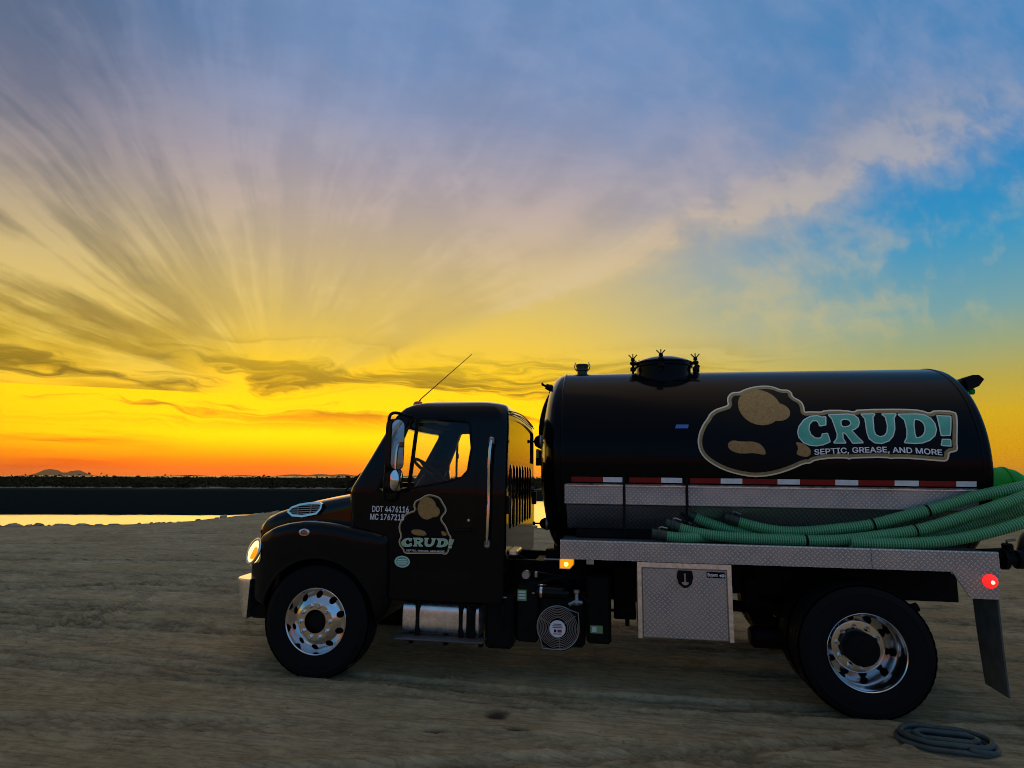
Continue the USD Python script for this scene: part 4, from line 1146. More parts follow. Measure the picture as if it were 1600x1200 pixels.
LETTERS = {
    'C': ([(4.578, 2.400), (4.547, 2.392), (4.505, 2.407), (4.448, 2.400), (4.387, 2.365), (4.336, 2.304), (4.319, 2.255), (4.323, 2.207), (4.357, 2.159), (4.409, 2.136), (4.463, 2.133), (4.513, 2.141), (4.559, 2.160), (4.577, 2.170), (4.565, 2.245), (4.520, 2.239), (4.512, 2.213), (4.490, 2.200), (4.456, 2.204), (4.426, 2.234), (4.417, 2.277), (4.430, 2.326), (4.460, 2.356), (4.491, 2.359), (4.506, 2.337), (4.509, 2.309), (4.563, 2.318)], []),
    'R': ([(4.599, 2.414), (4.767, 2.419), (4.814, 2.410), (4.841, 2.380), (4.842, 2.342), (4.825, 2.304), (4.791, 2.279), (4.765, 2.271), (4.804, 2.213), (4.847, 2.161), (4.757, 2.155), (4.715, 2.234), (4.690, 2.255), (4.686, 2.197), (4.705, 2.157), (4.598, 2.157), (4.632, 2.197), (4.642, 2.234), (4.623, 2.375)], [(4.696, 2.369), (4.755, 2.369), (4.772, 2.347), (4.765, 2.320), (4.737, 2.304), (4.688, 2.304)]),
    'U': ([(4.870, 2.419), (4.993, 2.423), (4.964, 2.391), (4.945, 2.277), (4.952, 2.234), (4.982, 2.215), (5.017, 2.222), (5.043, 2.250), (5.061, 2.309), (5.062, 2.390), (5.036, 2.420), (5.163, 2.422), (5.133, 2.384), (5.113, 2.277), (5.088, 2.219), (5.048, 2.177), (4.987, 2.154), (4.931, 2.161), (4.893, 2.197), (4.884, 2.255), (4.893, 2.374)], []),
    'D': ([(5.167, 2.417), (5.321, 2.419), (5.384, 2.408), (5.423, 2.378), (5.442, 2.330), (5.441, 2.277), (5.418, 2.224), (5.369, 2.183), (5.309, 2.160), (5.252, 2.155), (5.164, 2.162), (5.192, 2.203), (5.208, 2.277), (5.209, 2.362)], [(5.282, 2.368), (5.324, 2.365), (5.354, 2.335), (5.354, 2.282), (5.333, 2.235), (5.298, 2.209), (5.259, 2.206)]),
    'E': ([(5.476, 2.403), (5.586, 2.396), (5.536, 2.225), (5.465, 2.224)], []),
    'P': ([(5.468, 2.193), (5.532, 2.192), (5.527, 2.134), (5.450, 2.140)], []),
}


def chaikin(pts, n=2):
    p = np.asarray(pts, float)
    for _ in range(n):
        q = np.roll(p, -1, 0)
        p = np.stack([p * 0.75 + q * 0.25, p * 0.25 + q * 0.75], 1).reshape(-1, 2)
    return sg.Polygon(p).buffer(0)


def prints(parent, surf, badge, patches, letters, sub, s, fill):
    """Emblem: cream outline, gold border, black field, plain brown animal-coloured fields, lettering."""
    B = chaikin(badge, 1)
    E_ = put(parent, 'emblem', drape(B.difference(B.buffer(-0.012 * s)), surf, 0.003, 0.05), M['cream'], smooth=True)
    put(E_, 'emblem_border', drape(B.buffer(-0.012 * s).difference(B.buffer(-0.038 * s)), surf, 0.003, 0.05), M['gold'], smooth=True)
    put(E_, 'emblem_field', drape(B.buffer(-0.038 * s), surf, 0.003, 0.12), M['ink'], smooth=True)
    for p in patches:
        put(E_, 'brown_field', drape(chaikin(p, 2), surf, 0.005, 0.05), M['brown'], smooth=True)
    for k, g_ in letters:
        put(E_, 'letter_edge', drape(g_.buffer(0.004 * s).difference(g_.buffer(-0.005 * s)), surf, 0.006, 0.05), M['pale'], smooth=True)
        put(E_, 'letter', drape(g_.buffer(-0.005 * s), surf, 0.006, 0.05), M[fill], smooth=True)
    if sub is not None:
        put(E_, 'small_lettering', drape(sub, surf, 0.006, 0.05), M['letter'], smooth=True)


def arc_text(text, x0, x1, height, base, bold=True):
    m = text_flat(text, height, bold)
    m.vertices[:, 0] -= m.vertices[:, 0].min()
    k = (x1 - x0) / m.vertices[:, 0].max()
    x = x0 + m.vertices[:, 0] * k
    z = base(x) + m.vertices[:, 1]
    m.vertices = np.stack([x, z, 0 * x], 1)
    return m




def animal_field(p):
    """A plain round head-and-muzzle shape of the patch's size."""
    x, z = np.asarray(p).T
    w, h = np.ptp(x), np.ptp(z)
    a = affinity.scale(sg.Point(x.min() + 0.42 * w, z.min() + 0.58 * h).buffer(0.5, quad_segs=24), 0.84 * w, 0.84 * h)
    b = affinity.scale(sg.Point(x.min() + 0.74 * w, z.min() + 0.46 * h).buffer(0.5, quad_segs=24), 0.52 * w, 0.42 * h)
    return np.array(unary_union([a, b]).buffer(0.02 * w).buffer(-0.02 * w).exterior.coords)[:-1:3]


big = []
for k, (a, b) in LETTERS.items():
    g_ = chaikin(a, 0).buffer(0.006).buffer(-0.012).buffer(0.006)
    if b:
        g_ = g_.difference(chaikin(b, 1))
    big.append((k, g_))
subb = arc_text('SEPTIC, GREASE, AND MORE', 4.437, 5.450, 0.046, lambda x: np.interp(x, [4.434, 4.603, 4.768, 5.007, 5.222, 5.452], [2.055, 2.067, 2.075, 2.080, 2.074, 2.058]))
prints(TANK, tank_y, BADGE, [animal_field(HEAD), PAW1, PAW2], big, subb, 1.0, 'teal')
dz = lambda x, z: side_y(x, z) - 0.006
small = [(k, affinity.affine_transform(g_, [0.497 / 1.267, 0, 0, 0.083 / 0.290, 0.776 - 4.319 * 0.497 / 1.267, 1.188 - 2.133 * 0.083 / 0.290])) for k, g_ in big]
small = [(k, affinity.translate(g_, 0, 0)) for k, g_ in small]
subs = arc_text('SEPTIC, GREASE, AND MORE', 0.822, 1.186, 0.014, lambda x: 1.148 + 0 * x)
prints(door, dz, DBADGE, [animal_field(DHEAD), DPAW1, DPAW2], small, subs, 0.42, 'mint')
for t_, x0, x1, z0, h_ in (('DOT 4476116', 0.480, 0.835, 1.497, 0.052), ('MC 1767215', 0.464, 0.794, 1.425, 0.052)):
    put(door, 'door_lettering', drape(arc_text(t_, x0, x1, h_, lambda x, z0=z0: z0 + 0 * x, True), dz, 0.004, 0.08), M['letter'], smooth=True)
ov = affinity.scale(sg.Point(0.785, 1.052).buffer(0.5, quad_segs=16), 0.146, 0.104)
O_ = put(door, 'oval_sticker', drape(ov.difference(affinity.scale(ov, 0.86, 0.84)), dz, 0.003), M['pale'], smooth=True)
put(O_, 'sticker_field', drape(affinity.scale(ov, 0.86, 0.84), dz, 0.003), M['teal'], smooth=True)
for k, w in ((-1, 0.042), (0, 0.052), (1, 0.042)):
    put(O_, 'sticker_rule', drape(sg.box(0.785 - w, 1.046 + k * 0.019, 0.785 + w, 1.056 + k * 0.019), dz, 0.005), M['pale'], smooth=True)
put(TANK, 'blue_sticker', drape(sg.Polygon([(3.270, 2.290), (3.385, 2.290), (3.395, 2.325), (3.285, 2.325)]), tank_y, 0.003), M['bluesticker'], smooth=True)

# ------------------------------------------------------------------ loose things on and by the truck
def hose_mesh(path, r=0.047, pitch=0.019, sides=14):
    p = np.asarray(path, float)
    c = curve(p, 400)
    L = np.linalg.norm(np.diff(c, axis=0), axis=1).sum()
    n = int(L / pitch * 4)
    c = curve(p, n)
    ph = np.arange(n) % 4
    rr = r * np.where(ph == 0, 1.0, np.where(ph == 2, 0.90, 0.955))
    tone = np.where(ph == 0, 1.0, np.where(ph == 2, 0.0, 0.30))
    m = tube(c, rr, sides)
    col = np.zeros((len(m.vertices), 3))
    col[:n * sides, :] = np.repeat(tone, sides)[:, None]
    return m, col, c


def hose(label, path, coupling=True, r=0.047, straps=()):
    base = np.asarray(path[0], float)
    H = thing('suction_hose', label, 'hose', tuple(base), 'green suction hoses on the deck')
    rel = [tuple(np.asarray(p) - base) for p in path]
    m, col, c = hose_mesh(rel, r)
    put(H, 'hose_body', m, M['hose'], smooth=False, color=col)
    if coupling:
        d = c[0] - c[6]
        d /= np.linalg.norm(d)
        cp = put(H, 'coupling', tube([c[0] - d * 0.05, c[0] - d * 0.0, c[0] + d * 0.005, c[0] + d * 0.03, c[0] + d * 0.032, c[0] + d * 0.075], [r * 1.08, r * 1.08, r * 1.25, r * 1.25, r * 1.05, r * 1.05], 16), M['brass'], smooth=30)
        u = np.cross(d, [0, 0, 1.0])
        u /= np.linalg.norm(u)
        w = np.cross(u, d)
        for s in (-1, 1):
            q = c[0] + d * 0.02 + (w * s) * r * 1.25
            put(H, 'cam_arm', tube([q, q + w * s * 0.012 - d * 0.02, q + w * s * 0.008 - d * 0.07], 0.007, 6), M['galv'])
    for s in straps:
        i = int(s * (len(c) - 1))
        t = c[min(i + 3, len(c) - 1)] - c[max(i - 3, 0)]
        t /= np.linalg.norm(t)
        put(H, 'tie_strap', tube([c[i] - t * 0.008, c[i] + t * 0.008], r * 1.03, 14), M['ink'], smooth=30)


# (rear ends carry on round the back of the tank, out of the picture)
hose('short green hose end highest against the diamond plate skirt, passing under the others', [(3.388, 0.40, 1.516), (3.504, 0.385, 1.462), (3.662, 0.375, 1.410), (3.849, 0.37, 1.372), (4.10, 0.37, 1.345), (4.6, 0.37, 1.340), (5.0, 0.38, 1.345)])
hose('long green hose along the front edge of the deck, second coupling from the left', [(3.222, 0.22, 1.425), (3.292, 0.22, 1.404), (3.46, 0.2, 1.368), (3.656, 0.17, 1.349), (3.911, 0.15, 1.340), (4.292, 0.15, 1.338), (4.528, 0.15, 1.347), (4.86, 0.14, 1.393), (5.182, 0.13, 1.458), (5.401, 0.13, 1.529), (5.612, 0.12, 1.605), (5.841, 0.12, 1.69), (6.15, 0.25, 1.80), (6.35, 0.6, 1.84)], straps=(0.315, 0.56))
hose('green hose with the rightmost coupling, climbing highest at the tank rear', [(3.75, 0.36, 1.482), (3.812, 0.35, 1.462), (3.954, 0.32, 1.424), (4.08, 0.3, 1.402), (4.331, 0.27, 1.402), (4.566, 0.25, 1.430), (4.847, 0.23, 1.478), (5.009, 0.22, 1.525), (5.229, 0.21, 1.59), (5.447, 0.2, 1.66), (5.667, 0.2, 1.73), (5.992, 0.2, 1.807), (6.25, 0.35, 1.88), (6.40, 0.7, 1.92)], straps=(0.375, 0.52))
hose('green hose starting under the bundle and running lowest out to the rear', [(4.62, 0.11, 1.335), (4.80, 0.10, 1.335), (4.914, 0.09, 1.337), (5.072, 0.08, 1.345), (5.278, 0.07, 1.365), (5.481, 0.06, 1.408), (5.683, 0.05, 1.466), (5.881, 0.05, 1.535), (6.15, 0.2, 1.62), (6.35, 0.5, 1.66)], coupling=False)
hose('green hose between the top and bottom hoses at the rear, no coupling in view', [(4.95, 0.27, 1.340), (5.144, 0.25, 1.358), (5.363, 0.24, 1.412), (5.562, 0.22, 1.495), (5.773, 0.2, 1.593), (5.979, 0.18, 1.685), (6.2, 0.3, 1.75), (6.38, 0.6, 1.78)], coupling=False)
hose('shaded green hose deepest in the bundle, right at the skirt', [(4.9, 0.46, 1.340), (5.109, 0.45, 1.366), (5.445, 0.44, 1.408), (5.655, 0.43, 1.441), (5.876, 0.42, 1.51), (6.089, 0.4, 1.595), (6.30, 0.55, 1.68)], coupling=False)
hose('short green hose end lowest and leftmost on the deck edge', [(3.103, 0.12, 1.354), (3.156, 0.12, 1.347), (3.252, 0.13, 1.337), (3.36, 0.16, 1.335), (3.50, 0.25, 1.335), (3.80, 0.28, 1.335), (4.3, 0.27, 1.335)], r=0.045)

GC = thing('plastic_drum', 'bright green plastic drum lying behind the rear of the tank above the hoses', 'drum', (6.05, 0.95, 1.80))
put(GC, 'drum_body', lathe([(0.0, -0.02), (0.16, -0.02), (0.175, 0.0), (0.172, 0.22), (0.155, 0.30), (0.115, 0.365), (0.055, 0.395), (0.0, 0.40)], 'x', (0, 0, 0), 40), M['greenplastic'], smooth=40)
put(GC, 'drum_rib', [lathe([(0.172, 0.20), (0.181, 0.205), (0.181, 0.225), (0.170, 0.23)], 'x', (0, 0, 0), 40), lathe([(0.174, 0.02), (0.181, 0.025), (0.181, 0.045), (0.173, 0.05)], 'x', (0, 0, 0), 40)], M['greenplastic'], smooth=40)
BP = thing('discharge_pipe', 'curved black discharge pipe sticking out behind the rear valve', 'pipe', (6.0, 0.45, 1.22))
put(BP, 'pipe_bend', tube(curve([(0.03, -0.06, -0.01), (0.09, 0.0, 0.08), (0.20, 0.15, 0.14), (0.45, 0.4, 0.15), (0.8, 0.6, 0.05)], 30), 0.05, 14), M['black'], smooth=40)
put(BP, 'pipe_flange', lathe([(0.05, -0.02), (0.075, -0.02), (0.075, 0.02), (0.05, 0.02)], 'x', (0.05, -0.05, 0.0), 20), M['black'])

# coil of hose on the ground
CO = thing('coiled_hose', 'dark hose coiled in a flat oval on the ground in front of the rear wheel', 'hose', (5.00, -0.335, 0.0))


def stadium(half, rad, z, n=28):
    a = np.linspace(-math.pi / 2, math.pi / 2, n // 2)
    right = np.c_[half + rad * np.cos(a), rad * np.sin(a)]
    left = np.c_[-half - rad * np.cos(a), -rad * np.sin(a)]
    return np.c_[np.vstack([right, left]), np.full(2 * (n // 2), z)]


loops = [(0.13, 0.034, 0.022), (0.13, 0.082, 0.022), (0.13, 0.130, 0.022), (0.128, 0.172, 0.022), (0.126, 0.150, 0.058), (0.13, 0.062, 0.056)]
for i, (h_, r_, z_) in enumerate(loops):
    st = stadium(h_, r_, z_)
    ca, sa = math.cos(-0.12), math.sin(-0.12)
    st = np.c_[st[:, 0] * ca - st[:, 1] * sa, st[:, 0] * sa + st[:, 1] * ca, st[:, 2] + 0.004 * np.sin(np.arange(len(st)) * 0.7 + i)]
    put(CO, 'hose_loop', tube(st, 0.0185, 10, closed=True), M['hosegrey'], smooth=True)
put(CO, 'hose_end', tube(curve([(0.06, -0.175, 0.045), (0.15, -0.185, 0.035), (0.24, -0.15, 0.024), (0.265, -0.09, 0.022)], 16), 0.0185, 10), M['hosegrey'], smooth=True)

# ------------------------------------------------------------------ the ground, the pond and what lies beyond
YAW = 0.15919
RT, FW = np.array([math.cos(YAW), math.sin(YAW)]), np.array([-math.sin(YAW), math.cos(YAW)])
C2 = CAM[:2]
WATER = -0.45
near_a = np.array([-400, -60, -30, -23.5, -20.5, -18.5, -16.3, -15.6, -15.0, -13, -8, -3, 1.3, 8, 20, 60, 400.0])
near_b = np.array([20, 24, 27, 27.6, 28.0, 28.4, 30.5, 34.5, 42, 49, 40, 30, 28, 27.5, 28.5, 30, 40.0])
far_a = np.array([-400, -60, -17.2, -16.0, -15.0, -12, 0, 60, 400.0])
far_b = np.array([37.5, 37.5, 37.5, 38.6, 46, 54, 60.5, 62, 70.0])


def shore(a):
    wob = (meshkit.fbm(np.stack([a * 0.35, 0 * a, 0 * a + 3.3], -1), 4) - 0.5) * 1.5
    wob2 = (meshkit.fbm(np.stack([a * 0.25, 0 * a, 0 * a + 9.3], -1), 4) - 0.5) * 1.2
    return np.interp(a, near_a, near_b) + wob, np.interp(a, far_a, far_b) + wob2


TRACKS = [([(-9, 2.2), (-6, 3.5), (-2.5, 5.6), (2, 8.5)], 0.14, 1.0), ([(-11, 6.0), (-7.5, 6.2), (-4, 7.2), (1, 10.0)], 0.15, 1.0), ([(-9, 0.3), (-6.2, 1.1), (-3.5, 0.9), (-1.6, 0.5), (0.0, 0.22), (5, 0.15), (12, 0.1)], 0.13, 1.0), ([(-9, 2.5), (-5, 2.6), (-2.0, 2.35), (0, 2.2), (12, 2.3)], 0.13, 0.8), ([(-7, -2.2), (-3, -1.5), (0.5, -0.9), (4, -0.9), (9, -1.5)], 0.14, 0.6), ([(-6, 4.8), (-4.6, 3.6), (-3.9, 2.2), (-4.1, 0.6)], 0.13, 1.0)]
_tr = np.random.default_rng(41)
for _k in range(34):                                     # older, fainter passes, mostly along the lot
    y0 = _tr.uniform(-2.6, 16)
    sl, be = _tr.normal(0.10, 0.16), _tr.normal(0, 1.2)
    TRACKS.append(([(-16 - y0 * 0.6, y0 - 14 * sl), (-6, y0 - 5 * sl + be), (1, y0 + be * 0.6), (9, y0 + 7 * sl - be * 0.4)], _tr.uniform(0.09, 0.15), _tr.uniform(0.45, 0.95)))


def ground_height(a, b):
    xy = C2 + a[..., None] * RT + b[..., None] * FW
    x, y = xy[..., 0], xy[..., 1]
    P3 = lambda sx, sy, k: np.stack([x * sx, y * sy, 0 * x + k], -1)
    d = np.hypot(x - 2.5, y)
    z = -0.0086 * x * np.clip(1 - (d - 9) / 22, 0, 1)
    nearw = np.clip(1 - (b - 9) / 26, 0, 1)
    z = z + 0.06 * (meshkit.fbm(P3(0.22, 0.3, 0), 3, 3) - 0.5) * np.clip((d - 4) / 6, 0, 1)
    wx, wy = x * 0.96 - y * 0.27, x * 0.27 + y * 0.96                        # wind rows run a little across the truck
    Q = lambda sx, sy, k: np.stack([wx * sx, wy * sy, 0 * x + k], -1)
    warp = meshkit.fbm(P3(0.9, 0.9, 5), 3, 9) - 0.5
    ridg = meshkit.fbm(np.stack([wx * 1.1, wy * 7.5 + warp * 3.0, 0 * x + 1], -1), 4, 5) - 0.5
    lumps = meshkit.fbm(P3(6.5, 6.5, 2), 4, 11) - 0.5
    amp = 0.45 + 0.9 * meshkit.fbm(P3(0.35, 0.35, 8), 2, 21)
    z = z + nearw * (0.026 * ridg * amp + 0.030 * lumps * amp)
    stain = np.zeros_like(z)
    for pts, hw, deep in TRACKS:
        c = curve([(p[0], p[1], 0) for p in pts], 260)[:, :2]
        sel = (x > c[:, 0].min() - 0.5) & (x < c[:, 0].max() + 0.5) & (y > c[:, 1].min() - 0.5) & (y < c[:, 1].max() + 0.5)
        if not sel.any():
            continue
        from scipy.spatial import cKDTree
        dist, idx = cKDTree(c).query(np.c_[x[sel], y[sel]])
        s = np.r_[0, np.cumsum(np.linalg.norm(np.diff(c, axis=0), axis=1))][idx]
        t = np.gradient(c, axis=0)[idx]
        t /= np.linalg.norm(t, axis=1, keepdims=True)
        off = (x[sel] - c[idx, 0]) * -t[:, 1] + (y[sel] - c[idx, 1]) * t[:, 0]
        inside = np.clip((hw - dist) / 0.03, 0, 1)
        rimq = np.clip(1 - np.abs(dist - hw - 0.03) / 0.04, 0, 1)
        lug = (np.sin((s + np.abs(off) * 0.8) * 2 * np.pi / 0.085) > 0.1).astype(float)
        fade = np.clip(meshkit.fbm(np.stack([s * 0.6, 0 * s, 0 * s + hw * 50], -1), 2, 4) * 2.4 - 0.55, 0, 1) * deep
        z[sel] += fade * (-0.036 * inside + 0.024 * inside * lug + 0.036 * rimq)
        stain[sel] = np.maximum(stain[sel], fade * inside * (0.62 - 0.42 * lug))
    for hx_, hy_, rx, ry in ((1.395, -0.757, 0.085, 0.035), (1.97, -0.646, 0.10, 0.040), (1.80, -0.36, 0.10, 0.10), (1.93, -0.20, 0.16, 0.06)):
        q = ((x - hx_) / rx) ** 2 + ((y - hy_) / ry) ** 2 + (lumps * 1.6)
        k = np.clip(1.35 - q, 0, 1)
        z = z - 0.020 * k
        stain = np.maximum(stain, k)
    for wx0, wy0, wid in ((0, 0.2, 0.16), (0, 2.24, 0.16), (4.653, 0.28, 0.32), (4.653, 2.16, 0.32)):
        w_ = np.exp(-((x - wx0) / 0.34) ** 2) * np.clip(1 - (np.abs(y - wy0) - wid) / 0.14, 0, 1)
        z = z * (1 - w_) + (-0.0086 * x + 0.014 + 0.012 * lumps) * w_
    nb, fb = shore(a)
    into = np.minimum(b - nb, fb - b)                                   # > 0 inside the pond
    open_ = fb - nb > 0
    edge = np.where(b < (nb + fb) / 2, b - nb, fb - b)
    clod = meshkit.fbm(P3(2.2, 2.2, 4), 3, 31)
    nb2 = np.minimum(np.minimum(nb, np.interp(a - 1.6, near_a, near_b)), np.interp(a - 3.2, near_a, near_b))
    nb2 = np.where((a > -19) & (a < -8), nb2, nb)
    edge2 = np.where(b < (nb + fb) / 2, np.minimum(b - nb2, 0), fb - b)
    beach = np.clip((np.maximum(edge2, edge) + 15.0) / 15.0, 0, 1) * (-0.41)
    scarp = np.clip((edge + 0.1 + (clod - 0.5) * 0.8) / 0.4, 0, 1) * (-0.30)
    basin = np.where(open_ | ((a > -19) & (a < -9)), beach, 0.0) + np.where(open_, scarp, 0.0)
    # beyond the pond lies a low dark flat, then the scrub plain
    beyond = np.clip((b - fb + 1.0) / 1.0, 0, 1)
    z_far = -0.36 + np.clip((b - 95) / 14, 0, 1) * 0.75 - np.clip((b - 300) / 160, 0, 1) * 0.45 + 0.12 * (clod - 0.5) * np.clip((b - 40) / 60, 0, 1)
    z = np.where(b > fb - 1.0, z * (1 - beyond) + z_far * beyond + basin * (1 - beyond), z + basin)
    z = np.where(b > 470, WATER - 0.6, z)
    soil = np.clip((b - fb + 3.5) / 0.8, 0, 1)
    plain = np.clip((b - 93 + 4 * (clod - 0.5)) / 10.0, 0, 1)
    wet = np.where(open_, np.clip((edge + 1.2 + (clod - 0.5) * 1.5) / 1.2, 0, 1), 0)
    return z, np.stack([np.maximum(stain, wet * (1 - soil)), soil, plain], -1)


def geo(a0, a1, s0, k):
    """Steps that grow by the factor k from s0 until a1."""
    out, s = [a0], s0
    while abs(out[-1] - a0) < abs(a1 - a0):
        out.append(out[-1] + math.copysign(s, a1 - a0))
        s *= k
    return np.array(out[1:])


ga = np.r_[geo(-7.5, -2500, 0.03, 1.035)[::-1], np.arange(-7.5, 6.5, 0.029), geo(6.5, 2500, 0.03, 1.045)]
gb = np.r_[geo(2.6, -2500, 0.06, 1.12)[::-1], np.arange(2.6, 12.0, 0.020), geo(12.0, 110, 0.022, 1.015), geo(110, 620, 1.5, 1.1)]
A, B_ = np.meshgrid(ga, gb, indexing='ij')
Z, tone = ground_height(A, B_)
XY = C2 + A[..., None] * RT + B_[..., None] * FW
V = np.concatenate([XY, Z[..., None]], -1).reshape(-1, 3)
na, nb_ = A.shape
i, j = np.meshgrid(np.arange(na - 1), np.arange(nb_ - 1), indexing='ij')
q = np.stack([i * nb_ + j, (i + 1) * nb_ + j, (i + 1) * nb_ + j + 1, i * nb_ + j + 1], -1).reshape(-1, 4)
GF = np.vstack([q[:, [0, 1, 2]], q[:, [0, 2, 3]]])


def ground_material():
    g = G()
    pos = g.node('geometry')('position')
    t = g.node('attribute', attribute='tone')('color')
    stain, soil, plain = g.sep(t)
    big = g.noise(pos, 0.55, 5, 0.6)
    mid = g.noise(pos, 3.2, 6, 0.65)
    x, y, z = g.sep(pos)
    wx, wy = x * 0.96 - y * 0.27, x * 0.27 + y * 0.96
    row = g.noise(g.xyz(wx * 2.2, wy * 9.0, z), 1.6, 8, 0.72)
    grit = g.noise(pos, 60.0, 5, 0.8)
    sand = g.mix(g.lin(big, 0.32, 0.68), (0.42, 0.305, 0.160), (0.64, 0.49, 0.280))
    sand = g.mix(g.lin(mid, 0.35, 0.7) * 0.45, sand, (0.20, 0.145, 0.078))
    sand = g.mix(g.lin(row, 0.42, 0.66) * 0.25, sand, (0.70, 0.555, 0.345))
    sand = g.mix(g.sstep(row, 0.49, 0.36) * 0.22, sand, (0.105, 0.075, 0.041))
    tracks = g.noise(g.xyz(x * 1.1 + z, y * 30.0, z), 1.2, 7, 0.75)
    sand = g.mix(g.sstep(tracks, 0.52, 0.40) * 0.40, sand, (0.11, 0.08, 0.045))
    sand = g.mix(g.sstep(grit, 0.60, 0.74) * 0.35, sand, (0.09, 0.08, 0.06))
    clump = g.noise(pos, 11.0, 10, 0.78)
    sand = g.mix(g.sstep(clump, 0.50, 0.34) * 0.38, sand, (0.12, 0.088, 0.05))
    sand = g.mix(g.sstep(clump, 0.54, 0.70) * 0.45, sand, (0.72, 0.58, 0.37))
    wet = g.mix(stain * 0.88, sand, (0.035, 0.028, 0.020))
    marsh = g.mix(g.lin(mid, 0.3, 0.7), (0.006, 0.012, 0.013), (0.012, 0.020, 0.018))
    land = g.mix(g.lin(mid, 0.3, 0.7), (0.030, 0.024, 0.015), (0.10, 0.085, 0.05))
    bank = g.mix(g.sstep(plain, 0.55, 0.7) * g.sstep(plain, 1.0, 0.85), g.mix(plain, marsh, land), (0.34, 0.30, 0.22))
    col = g.mix(soil, wet, bank)
    h = clump * 0.9 + row * 0.35 + grit * 0.28 + mid * 0.6 + tracks * 0.35
    nb = g.node('bump', height=h, strength=1.0, distance=0.05)('normal')
    return g.build('/World/Looks/sand', g.node('diffuse_bsdf', color=col, roughness=0.6, normal=nb)('BSDF'))


gp = put('/World', 'ground', trimesh.Trimesh(V, GF, process=False), ground_material(), smooth=True, color=tone.reshape(-1, 3))
tag(gp, 'rutted pale sand lot with tyre tracks', 'ground', kind='structure')


def water_material(name, bump, rough=0.02):
    g = G()
    pos = g.node('geometry')('position')
    x, y, z = g.sep(pos)
    n = g.noise(g.xyz(x * 0.9, y * 0.9, 0.0), 2.4, 4, 0.55)
    nb = g.node('bump', height=n, strength=bump, distance=0.05)('normal')
    return g.build(f'/World/Looks/{name}', g.node('principled_bsdf', base_color=(0.012, 0.018, 0.018), roughness=rough, ior=1.33, normal=nb)('BSDF'))


def quad_in_view(a0, a1, b0, b1, z):
    p = [C2 + a * RT + b * FW for a, b in ((a0, b0), (a1, b0), (a1, b1), (a0, b1))]
    return trimesh.Trimesh(np.array([[*q_, z] for q_ in p]), np.array([[0, 1, 2], [0, 2, 3]]), process=False)


pw = put('/World', 'pond', quad_in_view(-380, 380, 18, 74, WATER), water_material('pond_water', 0.14), smooth=False)
tag(pw, 'still shallow pond shining with the sunset behind the truck', 'pond', kind='structure')
sw = put('/World', 'sea', quad_in_view(-11500, 11500, 455, 11500, WATER - 0.05), water_material('sea_water', 0.25, 0.35), smooth=False)
tag(sw, 'thin strip of sea along the horizon', 'sea', kind='structure')


# far mountains: solid ridges on the horizon
def ridge(name, label, a0, a1, b, height, seed, depth, peaks):
    n = 90
    rows = []
    for t in np.linspace(-1, 1, 13):
        row = []
        for s in np.linspace(0, 1, n):
            h = 0
            for c_, w_, hh in peaks:
                h = max(h, hh * math.exp(-((s - c_) / w_) ** 2))
            h *= height * max(0.0, 1 - abs(t) ** 1.4)
            nz = float(meshkit.fbm(np.array([s * 14, t * 3, seed]), 4, seed)) - 0.5
            h = h * (1 + 0.45 * nz) - 6
            p = C2 + (a0 + (a1 - a0) * s) * RT + (b + t * depth) * FW
            row.append((p[0], p[1], h))
        rows.append(row)
    r = np.array(rows)
    k, m = r.shape[:2]
    i_, j_ = np.meshgrid(np.arange(k - 1), np.arange(m - 1), indexing='ij')
    q_ = np.stack([i_ * m + j_, i_ * m + j_ + 1, (i_ + 1) * m + j_ + 1, (i_ + 1) * m + j_], -1).reshape(-1, 4)
    p_ = put('/World', name, trimesh.Trimesh(r.reshape(-1, 3), np.vstack([q_[:, [0, 1, 2]], q_[:, [0, 2, 3]]]), process=False), M['hill'], smooth=True)
    tag(p_, label, 'mountain', kind='structure')


M['hill'] = pbr('far_hill', (0.10, 0.09, 0.07), 0.9, spec=0.0)
FAR = 9000.0
ka = FAR / 950
ridge('mountain', 'twin-humped far mountain low on the left horizon', (58 - 800) * ka, (150 - 800) * ka, FAR, 104, 2, 250, [(0.33, 0.20, 1.0), (0.74, 0.18, 0.82), (0.52, 0.2, 0.55)])
ridge('mountain', 'faint long low hills on the horizon in front of the truck', (200 - 800) * ka, (760 - 800) * ka, FAR + 800, 50, 5, 300, [(0.1, 0.06, 0.5), (0.27, 0.05, 0.5), (0.42, 0.06, 0.75), (0.50, 0.05, 0.95), (0.56, 0.05, 0.9), (0.65, 0.07, 0.6), (0.8, 0.1, 0.5)])

# scrub on the plain beyond the pond: nobody could count it
def leaf_material():
    g = G()
    rnd = g.node('object_info')('random')
    pos = g.node('geometry')('position')
    n = g.noise(pos, 2.0, 3, 0.6)
    col = g.mix(g.lin(n, 0.3, 0.7), (0.018, 0.020, 0.010), (0.055, 0.050, 0.024))
    return g.build('/World/Looks/scrub_leaf', g.node('diffuse_bsdf', color=col, roughness=0.5)('BSDF'))


def bush(rng, h):
    n = 34
    c = rng.normal(0, 1, (n, 3)) * [0.42, 0.42, 0.26] * h + [0, 0, 0.45 * h]
    c[:, 2] = np.abs(c[:, 2])
    u = rng.normal(0, 1, (n, 3))
    u /= np.linalg.norm(u, axis=1, keepdims=True)
    w = rng.normal(0, 1, (n, 3))
    w -= u * (u * w).sum(1, keepdims=True)
    w /= np.linalg.norm(w, axis=1, keepdims=True)
    s = h * rng.uniform(0.12, 0.30, (n, 1))
    v = np.stack([c - u * s, c + w * s * 0.6, c + u * s, c - w * s * 0.6], 1).reshape(-1, 3)
    k = np.arange(n)[:, None] * 4
    f = np.vstack([k + [0, 1, 2], k + [0, 2, 3]])
    return v, f


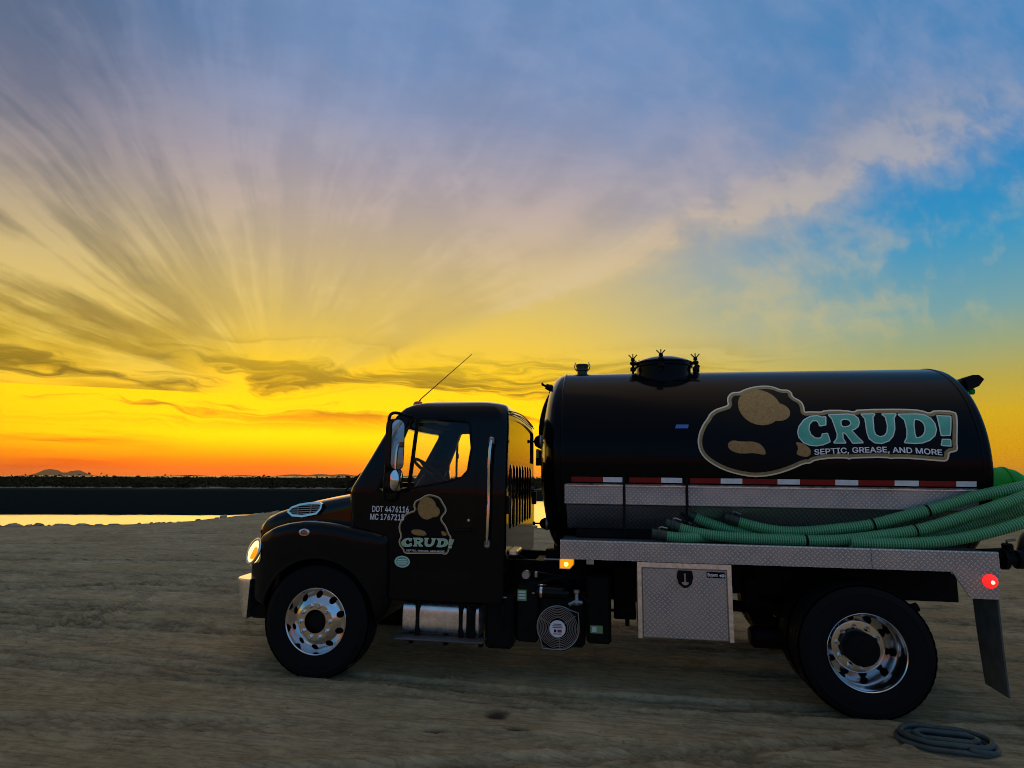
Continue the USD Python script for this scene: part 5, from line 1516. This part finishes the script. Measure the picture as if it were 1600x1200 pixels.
vs, fs, o = [], [], 0
protos = [bush(RNG, 1.0) for _ in range(8)]
nbush = 11000
bb = 100 + 300 * RNG.random(nbush) ** 1.6
aa = RNG.uniform(-1.5, 1.1, nbush) * bb
# the pond's far side is nearer the flat's edge behind the cab
for a_, b_ in zip(aa, bb):
    v, f = protos[RNG.integers(8)]
    h = RNG.uniform(0.35, 0.95) * (1.0 if b_ < 130 else 1.15) * (1.7 if RNG.random() < 0.025 else 1.0)
    an = RNG.uniform(0, 6.28)
    rot = np.array([[math.cos(an), -math.sin(an), 0], [math.sin(an), math.cos(an), 0], [0, 0, 1]])
    p = C2 + a_ * RT + b_ * FW
    zg = -0.36 + min(max((b_ - 95) / 14, 0), 1) * 0.75 - min(max((b_ - 300) / 160, 0), 1) * 0.45
    vs.append(v * [1.5 * h, 1.5 * h, h] @ rot.T + [p[0], p[1], zg])
    fs.append(f + o)
    o += len(v)
sp = put('/World', 'scrub', trimesh.Trimesh(np.vstack(vs), np.vstack(fs), process=False), leaf_material(), smooth=False)
tag(sp, 'dark low scrub covering the plain beyond the pond', 'scrub', kind='stuff')

# loose pebbles and clods
pv, pf, o = [], [], 0
ico = trimesh.creation.icosphere(subdivisions=0)
npeb = 900
pa = RNG.uniform(-6.5, 5.5, npeb)
pb = 2.8 + 9 * RNG.random(npeb) ** 1.4
zz, _ = ground_height(pa, pb)
for a_, b_, z_ in zip(pa, pb, zz):
    s = 0.004 + 0.012 * RNG.random() ** 4
    v = ico.vertices * RNG.uniform(0.6, 1.2, (1, 3)) * s * (1 + 0.25 * RNG.normal(size=(12, 1)))
    p = C2 + a_ * RT + b_ * FW
    pv.append(v + [p[0], p[1], z_ + s * 0.3])
    pf.append(ico.faces + o)
    o += 12
for k in range(170):
    b0 = RNG.uniform(-30, 12)
    nb0, fb0 = shore(np.array([b0]))
    if fb0[0] - nb0[0] < 1:
        continue
    s = 0.04 + 0.2 * RNG.random() ** 2
    p = C2 + b0 * RT + (nb0[0] - RNG.uniform(0.0, 0.5)) * FW
    v = ico.vertices * RNG.uniform(0.6, 1.3, (1, 3)) * [1.3, 1.3, 0.55] * s * (1 + 0.2 * RNG.normal(size=(12, 1)))
    pv.append(v + [p[0], p[1], -0.40])
    pf.append(ico.faces + o)
    o += 12
pp = put('/World', 'pebbles', trimesh.Trimesh(np.vstack(pv), np.vstack(pf), process=False), pbr('pebble', (0.30, 0.24, 0.16), 0.85, spec=0.2, var=0.4, vscale=20), smooth=False)
tag(pp, 'small pebbles and dried mud clods scattered over the sand', 'pebbles', kind='stuff')

# ------------------------------------------------------------------ the evening haze that the far hills fade into
hz = usdkit.material(stage, '/World/Looks/evening_haze', {'v': ('principled_volume', {'color': (0.92, 0.62, 0.28), 'density': 3.2e-5, 'anisotropy': 0.55})}, [], volume='v.volume')
hb = trimesh.creation.box((26000, 26000, 141.5), trimesh.transformations.translation_matrix((0, 0, 65.0)))
hp = put('/World', 'haze', hb, hz, smooth=False)
tag(hp, 'thin warm evening haze over the flats', 'haze', kind='stuff')
